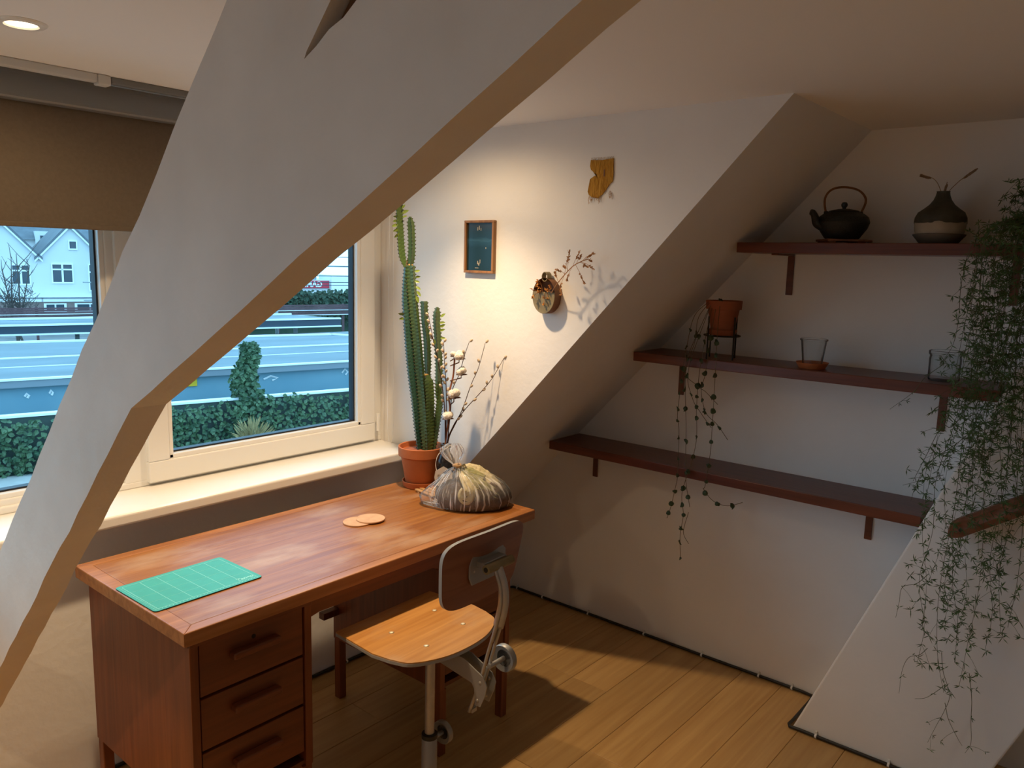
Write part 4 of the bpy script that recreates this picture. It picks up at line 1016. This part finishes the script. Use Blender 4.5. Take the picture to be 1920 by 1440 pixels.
for (a, b) in ears:
    A, B = DG(*a), DG(*b); B.x += rd.uniform(-.02, .02); mid = A.lerp(B, .5)+Vector((0, 0, .004)); stm.tube([A, mid, B], .0007, 4)
    h = MB()
    for q in range(16):
        t = rd.uniform(.45, 1.05); p = A.lerp(B, t); d = (B-A).normalized()*1.2+Vector((rd.uniform(-.8, .8), rd.uniform(-.8, .8), rd.uniform(-.6, .8))); h.leaf(p, d, (1, rd.uniform(-1, 1), rd.uniform(-1, 1)), rd.uniform(.007, .012), .0042)
    h.build('seed_head', 'dried_grass', dg_)
stm.build('stalk', 'dried_grass', dg_, smooth=True)

hc = thing('wall_hanging', 'ragged scrap of ochre cloth with a fringe hung on the white wall', 'wall hanging', (CX, 1.497, 1.905))
outl = [(.044, .061), (.000, .058), (-.044, .062), (-.046, .010), (-.044, -.012), (-.032, -.020), (-.020, -.036), (-.006, -.052), (.012, -.062), (.030, -.060), (.046, -.052), (.052, -.040), (.044, .000), (.030, .008), (.016, .014), (.026, .018), (.042, .030), (.046, .042)]
cl_ = MB(); cl_.prism([(a, b) for a, b in outl], 0, -.0045, -.002); clo = cl_.build('cloth', 'ochre_cloth', hc)
mdm = clo.modifiers.new('sub', 'SUBSURF'); mdm.subdivision_type = 'SIMPLE'; mdm.levels = mdm.render_levels = 1
MB().box(-.0058, -.0045, -.014, -.009, .006, .028).build('tear', 'rust_clay', hc)
fg = MB()
for k in range(30):
    y_ = rd.uniform(-.046, .048); zt = -.055 if y_ > 0 else -.012-.9*(.0-max(-.046, y_))*0; zt = (-.060 if y_ > -.005 else -.020+.85*(y_+.005)*-1*-1)
    L = rd.uniform(.008, .022); fg.tube([(-.003, y_, zt+.006), (-.004-rd.uniform(0, .004), y_+rd.uniform(-.003, .003), zt-L*.5), (-.004-rd.uniform(0, .006), y_+rd.uniform(-.006, .006), zt-L)], .0005, 3)
for k in range(20):
    y_ = -.044+k*.0045; fg.tube([(-.003, y_, .056), (-.004, y_+rd.uniform(-.002, .002), .064), (-.005, y_+rd.uniform(-.002, .002), .068)], .0005, 3)
fg.build('fringe', 'ochre_cloth', hc)

# ------------------------------------------------------------------ handrail and cables
hr = thing('handrail', 'brown wooden handrail end fixed to the leaning white wall', 'handrail', (2.63, .46, .85))
d_ = Vector((0, -.18, .125)).normalized(); n_v = Vector((0, .125, .18)).normalized()
prof = [(-.022, -.024), (.022, -.024), (.026, -.006), (.022, .006), (.024, .018), (.012, .027), (-.012, .027), (-.024, .018), (-.022, .006), (-.026, -.006)]
vs = []; fs = []
for t, k in ((0.0, .15), (.012, .55), (.03, .92), (.045, 1.0), (.9, 1.0)):
    for (a, b) in prof: vs.append(Vector((a*k, 0, 0))+n_v*(b*k-.012*(1-k))+d_*t)
n_ = len(prof)
for i in range(4):
    for k in range(n_): fs.append((i*n_+k, i*n_+(k+1) % n_, (i+1)*n_+(k+1) % n_, (i+1)*n_+k))
fs += [list(range(n_))[::-1], [4*n_+k for k in range(n_)]]
MB().add(vs, fs).build('rail', 'rail_wood', hr, smooth=True, auto=.5)
MB().lathe([(.0001, 0), (.0055, 0), (.0055, .003), (.0001, .003)], 14, mtx=Matrix.Translation(d_*.05+Vector((-.026, 0, -.004))) @ Matrix.Rotation(R_(-90), 4, 'Y')).build('screw_hole', 'black_plastic', hr)
MB().tube([d_*.30-n_v*.02, d_*.30-n_v*.045, d_*.30-n_v*.045+Vector((.052, 0, 0))], .006, 10).build('wall_bracket', 'black_metal', hr, smooth=True)

cb = thing('cable', 'black cable clipped along the foot of the white walls', 'cable', (GX-.012, KY-.012, 0))
def cpath(pts): return [Vector(p)-Vector((GX-.012, KY-.012, 0)) for p in pts]
yb_ = .887
path = [(XL+.3, KY-.007, .009), (1.0, KY-.007, .009), (GX-.03, KY-.007, .009), (GX-.010, KY-.02, .009), (GX-.007, KY-.05, .009), (GX-.007, 1.9, .010), (GX-.007, 1.4, .009), (GX-.007, .95, .010), (GX-.012, .90+.003, .009), (2.90, .898, .009), (2.72, .898, .009), (2.690, .900, .009), (2.676, .893, .009), (2.678, .86, .009), (2.678, .5, .009), (2.678, .33, .009)]
pp = []
for i in range(len(path)-1):
    a, b = Vector(path[i]), Vector(path[i+1]); k = max(1, int((b-a).length/.25)); pp += [a.lerp(b, j/k) for j in range(k)]
pp.append(Vector(path[-1]))
MB().tube(cpath(pp), .0058, 8).build('cord', 'black_plastic', cb, smooth=True)
clips = [(GX-.007, y_) for y_ in (2.38, 2.22, 1.95, 1.65, 1.37, 1.12, .985)]+[(2.678, y_) for y_ in (.80, .56, .40)]
cm_ = None
for (x_, y_) in clips:
    p = Vector((x_, y_, .009))-Vector((GX-.012, KY-.012, 0))
    if cm_ is None:
        cm_ = MB(); cm_.tube([(0, -.0035, 0), (0, .0035, 0)], .0078, 10); cm_.box(.001, .008, -.003, .003, .004, .016); o = cm_.build('clip', 'clip', cb); cm_ = o.data
    else: o = bpy.data.objects.new('clip', cm_); col.objects.link(o); o.parent = cb
    o.location = p
for x_ in (1.45, 1.62, 1.9):
    o = bpy.data.objects.new('clip', cm_); col.objects.link(o); o.parent = cb; o.location = Vector((x_, KY-.007, .009))-Vector((GX-.012, KY-.012, 0)); o.rotation_euler = (0, 0, R_(90))

# ------------------------------------------------------------------ outdoors (a street, a railway and houses, turned 14 degrees from the room)
EA = R_(-14); GZ = -5.0
def EU(u, v, z=GZ): return (u*math.cos(EA)-v*math.sin(EA), u*math.sin(EA)+v*math.cos(EA), z)
def ething(name, label, cat, u, v, group=None): return thing(name, label, cat, EU(u, v), EA, group)
def eb(name, mat, parent, u0, u1, v0, v1, z0, z1, bevel=0): return MB().box(u0, u1, v0, v1, z0-GZ, z1-GZ).build(name, mat, parent, bevel=bevel)
gd = MB().box(-90, 130, 3.2, 170, -5.2, GZ).build('ground', 'asphalt'); struct(gd, 'grey ground outside')
pv = MB().box(-20, 40, -3.0, 0, 0, .06).build('pavement', 'pavement'); pv.location = EU(0, 26.7); pv.rotation_euler = (0, 0, EA); struct(pv, 'pale pavement along the ivy wall')

iw = ething('ivy_wall', 'garden wall thickly grown with ivy under a white coping outside', 'wall', 0, 26.9)
eb('wall', 'ivy_wall', iw, -16, 34, 0, .22, GZ, -3.26); eb('coping', 'coping', iw, -16, 34, -.05, .27, -3.26, -3.19)
ri = random.Random(31)
def leaves(n, pos, L, W, mat, parent, name='ivy'):
    m = MB()
    for k in range(n):
        p = pos(); d = Vector((ri.uniform(-1, 1), ri.uniform(-.9, .1), ri.uniform(-1, .5))); m.leaf(p, d, (ri.uniform(-.5, .5), -1, ri.uniform(.1, .9)), L*ri.uniform(.6, 1.3), W*ri.uniform(.7, 1.2), .15)
    o = m.build(name, mat, parent); o['kind'] = 'stuff'; return o
def ivypos():
    u = ri.uniform(-4, 19); t = ri.random(); return Vector((u, -.05-.30*ri.random()*(1-.4*t)-.12*math.sin(u*2.1)**2, .05+1.72*t+.10*math.sin(u*1.3+2)))
leaves(5200, ivypos, .17, .14, 'ivy_leaf', iw)
ic = ething('ivy_column', 'tall post overgrown with ivy standing at the garden wall', 'ivy', 8.45, 27.35)
MB().tube([(0, 0, 1.6), (0, 0, 3.6)], .08, 10).build('post', 'mast_grey', ic)
def colpos():
    t = ri.random()**.8; r = (.62-.42*t)*ri.uniform(.4, 1); a = ri.uniform(0, 6.283); return Vector((r*math.cos(a)+.1*math.sin(t*9)+.12*t, r*math.sin(a)-.3, 1.35+2.25*t))
leaves(1500, colpos, .17, .14, 'ivy_leaf', ic, 'foliage')
bs = ething('dry_bush', 'straw-coloured dry shrub in front of the ivy wall', 'shrub', 8.25, 25.7)
m = MB()
for k in range(420):
    a = ri.uniform(0, 6.283); r = ri.random()**.6; e_ = ri.uniform(.1, 1.3); d = Vector((math.cos(a)*math.cos(e_), math.sin(a)*math.cos(e_), math.sin(e_))); m.leaf(Vector((d.x*.55, d.y*.4, d.z*.9))*r+Vector((0, 0, .15)), d+Vector((ri.uniform(-.3, .3),)*3), (ri.uniform(-1, 1), -1, .4), .42, .04)
o = m.build('twigs', nmat('dry_twig', (.36, .27, .12), .9, var=.3, vscale=5), bs); o['kind'] = 'stuff'

sa = ething('platform_building', 'long low railway building with a pale flat roof behind the ivy wall', 'building', 0, 29.4)
eb('wall', 'station_wall', sa, -20, 26, .3, .5, GZ, -2.75); eb('fascia', 'fascia_grey', sa, -20, 26, 0, .35, -2.76, -2.53)
eb('roof_edge', 'trim_white', sa, -20, 26, -.04, .14, -2.53, -2.47)
MB().prism([(-20, .14), (24, .14), (17.2, 10.5), (-20, 13.5)], 2, -2.60-GZ, -2.50-GZ).build('roof', 'roof_felt', sa)
eb('roof_joint', 'trim_white', sa, -20, 18.4, 5.7, 5.86, -2.50, -2.455); eb('roof_joint', 'trim_white', sa, -20, 21.4, 3.1, 3.18, -2.50, -2.48)
MB().prism([(-20, 13.4), (17.1, 10.4), (17.1, 10.65), (-20, 13.65)], 2, -2.5-GZ, -2.42-GZ).build('roof_edge', 'trim_white', sa)
MB().prism([(24, .14), (17.1, 10.6), (17.35, 10.6), (24.25, .14)], 2, -2.56-GZ, -2.43-GZ).build('roof_edge', 'trim_white', sa)
for (u, z, w, h) in ((2.2, -3.1, .12, .18), (2.9, -3.05, .10, .22), (10.0, -3.05, .55, .22), (9.0, -2.98, .30, .35), (13.2, -3.0, .25, .3)):
    MB().tube([(u, .29, z-GZ), (u+w*.5, .29, z-GZ+h*.5), (u+w, .29, z-GZ+.02), (u+w*.6, .29, z-GZ-h*.3)], .04, 5).build('graffiti', 'trim_white', sa)
eb('yellow_panel', 'train_yellow', sa, 6.3, 7.55, .22, .3, -3.12, -2.82)
sb_ = ething('platform_canopy', 'second flat-roofed railway canopy with a navy edge', 'building', 0, 46)
eb('fascia', 'fascia_navy', sb_, -20, 20.4, 0, .4, -2.55, -2.17); eb('roof_edge', 'trim_white', sb_, -20, 20.4, -.05, .2, -2.17, -2.09); eb('roof_edge', 'trim_white', sb_, -20, 20.4, -.1, .2, -2.63, -2.55)
MB().prism([(-20, .2), (20.4, .2), (18.6, 3.6), (-20, 3.6)], 2, -2.2-GZ, -2.12-GZ).build('roof', 'roof_felt', sb_)
eb('roof_edge', 'trim_white', sb_, -20, 18.6, 3.55, 3.75, -2.12, -2.02)
eb('platform', 'roof_felt', sb_, -20, 40, -.5, 1.0, -3.25, -3.05)
for u in range(-18, 21, 6): eb('post', 'mast_grey', sb_, u, u+.2, 1.5, 1.7, GZ, -2.2)
fc = ething('slat_fence', 'long maroon slatted fence beyond the railway canopies', 'fence', 0, 56)
for k in range(6): eb('slat', 'slat_maroon', fc, -15, 40, 0, .05, -2.62+.125*k, -2.52+.125*k)
eb('rail', 'trim_white', fc, -15, 40, -.08, 0, -2.32, -2.285); eb('rail', 'trim_white', fc, -15, 40, -.08, 0, -2.66, -2.62)
for u in range(-15, 41, 5): eb('post', 'slat_maroon', fc, u, u+.14, .05, .2, GZ, -1.85)

def windows(parent, rects, mull=True):
    for (u0, u1, z0, z1, nv, tr) in rects:
        f = MB(); w = .09
        for b in ((u0-w, u1+w, z1, z1+w), (u0-w, u1+w, z0-w*1.3, z0), (u0-w, u0, z0, z1), (u1, u1+w, z0, z1)): f.box(b[0], b[1], -.10, .02, b[2]-GZ, b[3]-GZ)
        for i in range(1, nv): c = u0+(u1-u0)*i/nv; f.box(c-.07, c+.07, -.09, .02, z0-GZ, z1-GZ)
        if tr: zt = z1-(z1-z0)*.28; f.box(u0, u1, -.09, .02, zt-.06-GZ, zt+.06-GZ)
        wo = f.build('window', 'trim_white', parent)
        MB().box(u0, u1, -.03, .0, z0-GZ, z1-GZ).build('glass', 'house_glass', wo)
def house(u0, u1, eave, apex, label, wins, brick=True, depth=9, v=75):
    h = ething('house', label, 'house', 0, v, 'houses beyond the railway'); um = (u0+u1)/2
    MB().prism([(u0, -2.3-GZ), (u1, -2.3-GZ), (u1, eave-GZ), (um, apex-GZ), (u0, eave-GZ)], 1, 0, depth).build('wall', 'house_white', h)
    eb('ground_floor', 'house_brick', h, u0, u1, -1.0, depth, GZ, -2.55)
    eb('cornice', 'trim_white', h, u0-.05, u1+.05, -1.1, 0, -2.55, -2.28); eb('gutter', 'house_roof', h, u0-.05, u1+.05, -1.16, -1.05, -2.28, -2.20)
    sl_ = (apex-eave)/(um-u0)
    for s in (-1, 1):
        a = (u0 if s < 0 else u1)+s*.28; za = eave-.28*sl_
        MB().prism([(a, za-GZ+.02), (um, apex-GZ+.02), (um, apex-GZ+.26), (a, za-GZ+.24)], 1, -.3, depth).build('roof', 'house_roof', h)
        MB().prism([(a, za-GZ-.16), (um, apex-GZ-.16), (um, apex-GZ+.02), (a, za-GZ+.02)], 1, -.28, -.12).build('bargeboard', 'trim_white', h)
    windows(h, wins); return h
h1 = house(7.15, 11.85, 1.05, 3.62, 'white gabled house with a small square attic window', [(9.42, 9.90, 1.75, 2.32, 1, False), (8.10, 9.50, -1.0, .42, 2, True), (10.78, 11.30, -1.65, .42, 1, True)])
for (a, b) in ((7.35, 8.72), (9.55, 11.55)):
    f = MB(); f.box(a-.12, b+.12, -1.06, -.98, -3.4-GZ, -2.68-GZ); wo = f.build('window', 'trim_white', h1)
    n_ = 2; w_ = (b-a)/n_
    for i in range(n_): MB().box(a+i*w_+.06, a+(i+1)*w_-.06, -1.09, -1.06, -3.3-GZ, -2.78-GZ).build('glass', 'house_glass', wo)
house(2.2, 7.15, 1.05, 3.75, 'white gabled house at the left edge of the window', [(5.30, 6.45, -1.15, .30, 2, True), (3.2, 4.2, -1.15, .30, 2, True)])
house(11.9, 17.0, 1.3, 4.2, 'white gabled house hidden mostly behind the beam', [(13.2, 14.6, -1.0, .42, 2, True)])
house(17.4, 22.4, 1.2, 4.0, 'last white gabled house of the row, farthest right', [(18.4, 19.8, -1.0, .42, 2, True), (20.6, 21.4, -1.2, .42, 1, True)])
hb = ething('rear_house', 'pale house with a grey tiled roof showing between the gables', 'house', 0, 88)
eb('wall', 'house_white', hb, 2, 14.5, 0, 6, GZ, 2.6); MB().prism([(-.4, 2.5-GZ), (3.2, 4.9-GZ), (6.8, 2.5-GZ)], 0, 1.8, 14.7).build('roof', 'house_roof', hb)
eb('dormer', 'house_white', hb, 8.2, 10.2, -.6, 2, 1.6, 3.3); eb('dormer_glass', 'house_glass', hb, 8.6, 9.2, -.66, -.6, 1.9, 2.9)
tw = ething('scaffold', 'narrow glazed scaffold tower beside the white house', 'scaffold', 0, 72.5)
for k in range(6):
    z = .05+.62*k; eb('pane', 'house_glass', tw, 11.42, 11.98, 0, .05, z+.06, z+.56); eb('rung', 'trim_white', tw, 11.36, 12.04, -.05, .06, z-.04, z+.05)
for u in (11.33, 11.98): eb('upright', 'trim_white', tw, u, u+.06, -.05, .06, -1.5, 3.9)
for k in range(2): eb('plank', 'mast_grey', tw, 9.9, 12.0, -.6, .0, -.95-k*1.45, -.88-k*1.45)
# bare trees
def bare_tree(label, u, v, h, sd, spread):
    r_ = random.Random(sd); t = ething('bare_tree', label, 'tree', u, v, 'bare trees beyond the railway'); tk = MB(); br = MB()
    for s in range(5):
        b = Vector((r_.uniform(-.3, .3), r_.uniform(-.3, .3), 0)); tp_ = Vector((r_.uniform(-spread, spread), r_.uniform(-.4, .4), h*r_.uniform(.75, 1)))
        pa = bez([b, b.lerp(tp_, .4)+Vector((r_.uniform(-.2, .2), 0, .2)), tp_], 8); tk.tube(pa, [.085*(1-.8*i/len(pa)) for i in range(len(pa))], 5)
        for k in range(16):
            i = r_.randrange(5, len(pa)); d = Vector((r_.uniform(-1, 1), r_.uniform(-.5, .5), r_.uniform(.3, 1.2))); L = r_.uniform(.5, 1.5); br.tube([pa[i], pa[i]+d*L*.5, pa[i]+d*L+Vector((0, 0, .15))], [.03, .02, .012], 4)
    for k in range(130):
        p = Vector((r_.uniform(-1.0, 1.0), r_.uniform(-.5, .3), r_.uniform(1.9, 3.7))); d = Vector((r_.uniform(-.6, .6), r_.uniform(-.3, .3), r_.uniform(.2, .7))); br.tube([p, p+d*.5, p+d], .018, 3)
    tk.build('trunk', 'bare_wood', t); o = br.build('twigs', 'bare_wood', t); o['kind'] = 'stuff'
bare_tree('bare many-stemmed tree in front of the left white house', 4.75, 64, 6.6, 3, .9)
# overhead line, hedge and signboard to the right
ms = ething('rail_mast', 'grey steel railway mast on the platform roof line', 'mast', 17.85, 50.2)
MB().tube([(0, 0, 0), (0, 0, 8.5)], .11, 8).build('pole', 'mast_grey', ms); MB().box(-.3, .3, -.3, .3, 2.6, 2.85).build('base_plate', 'mast_grey', ms)
ow = ething('overhead_wires', 'dark overhead railway wires against the pale sky', 'wires', 0, 48)
for (z, dv) in ((1.05, 0), (.98, 2), (.42, 0), (.36, 2), (.02, 0), (-.25, 2), (1.62, 1)): MB().tube([(15, dv, z-GZ), (40, dv, z-GZ)], .022, 5).build('wire', 'fascia_navy', ow)
hg = ething('hedge', 'dark green hedge beyond the maroon fence', 'hedge', 26, 60)
eb('mass', 'hedge_leaf', hg, -7, 7, 0, 1.2, GZ, -1.3)
leaves(2600, lambda: Vector((ri.uniform(-7, 7), -.1-.3*ri.random(), ri.uniform(1.5, 3.95))), .34, .3, 'hedge_leaf', hg, 'foliage')
sg_ = ething('shop_building', 'pale blocky building with a red sign beyond the hedge', 'building', 33.2, 82)
eb('block', 'house_white', sg_, -6, 4.0, 0, 8, GZ, -.9); eb('upper_storey', 'fascia_grey', sg_, -4.5, .8, 1, 6, -.9, .1); eb('annex', 'trim_white', sg_, 1.9, 4.3, -.5, 3, GZ, -.35)
eb('sign_board', 'sign_red', sg_, -2.6, 1.75, -.20, -.05, -1.75, -.95)
text_mesh('sign_lettering', 'GAMMA', .82, 'sign_white', sg_, Matrix.Translation((-.55, -.24, -1.36-GZ)) @ Matrix.Rotation(R_(90), 4, 'X') @ Matrix.Scale(-1, 4, (1, 0, 0)), .03, 0, .02)
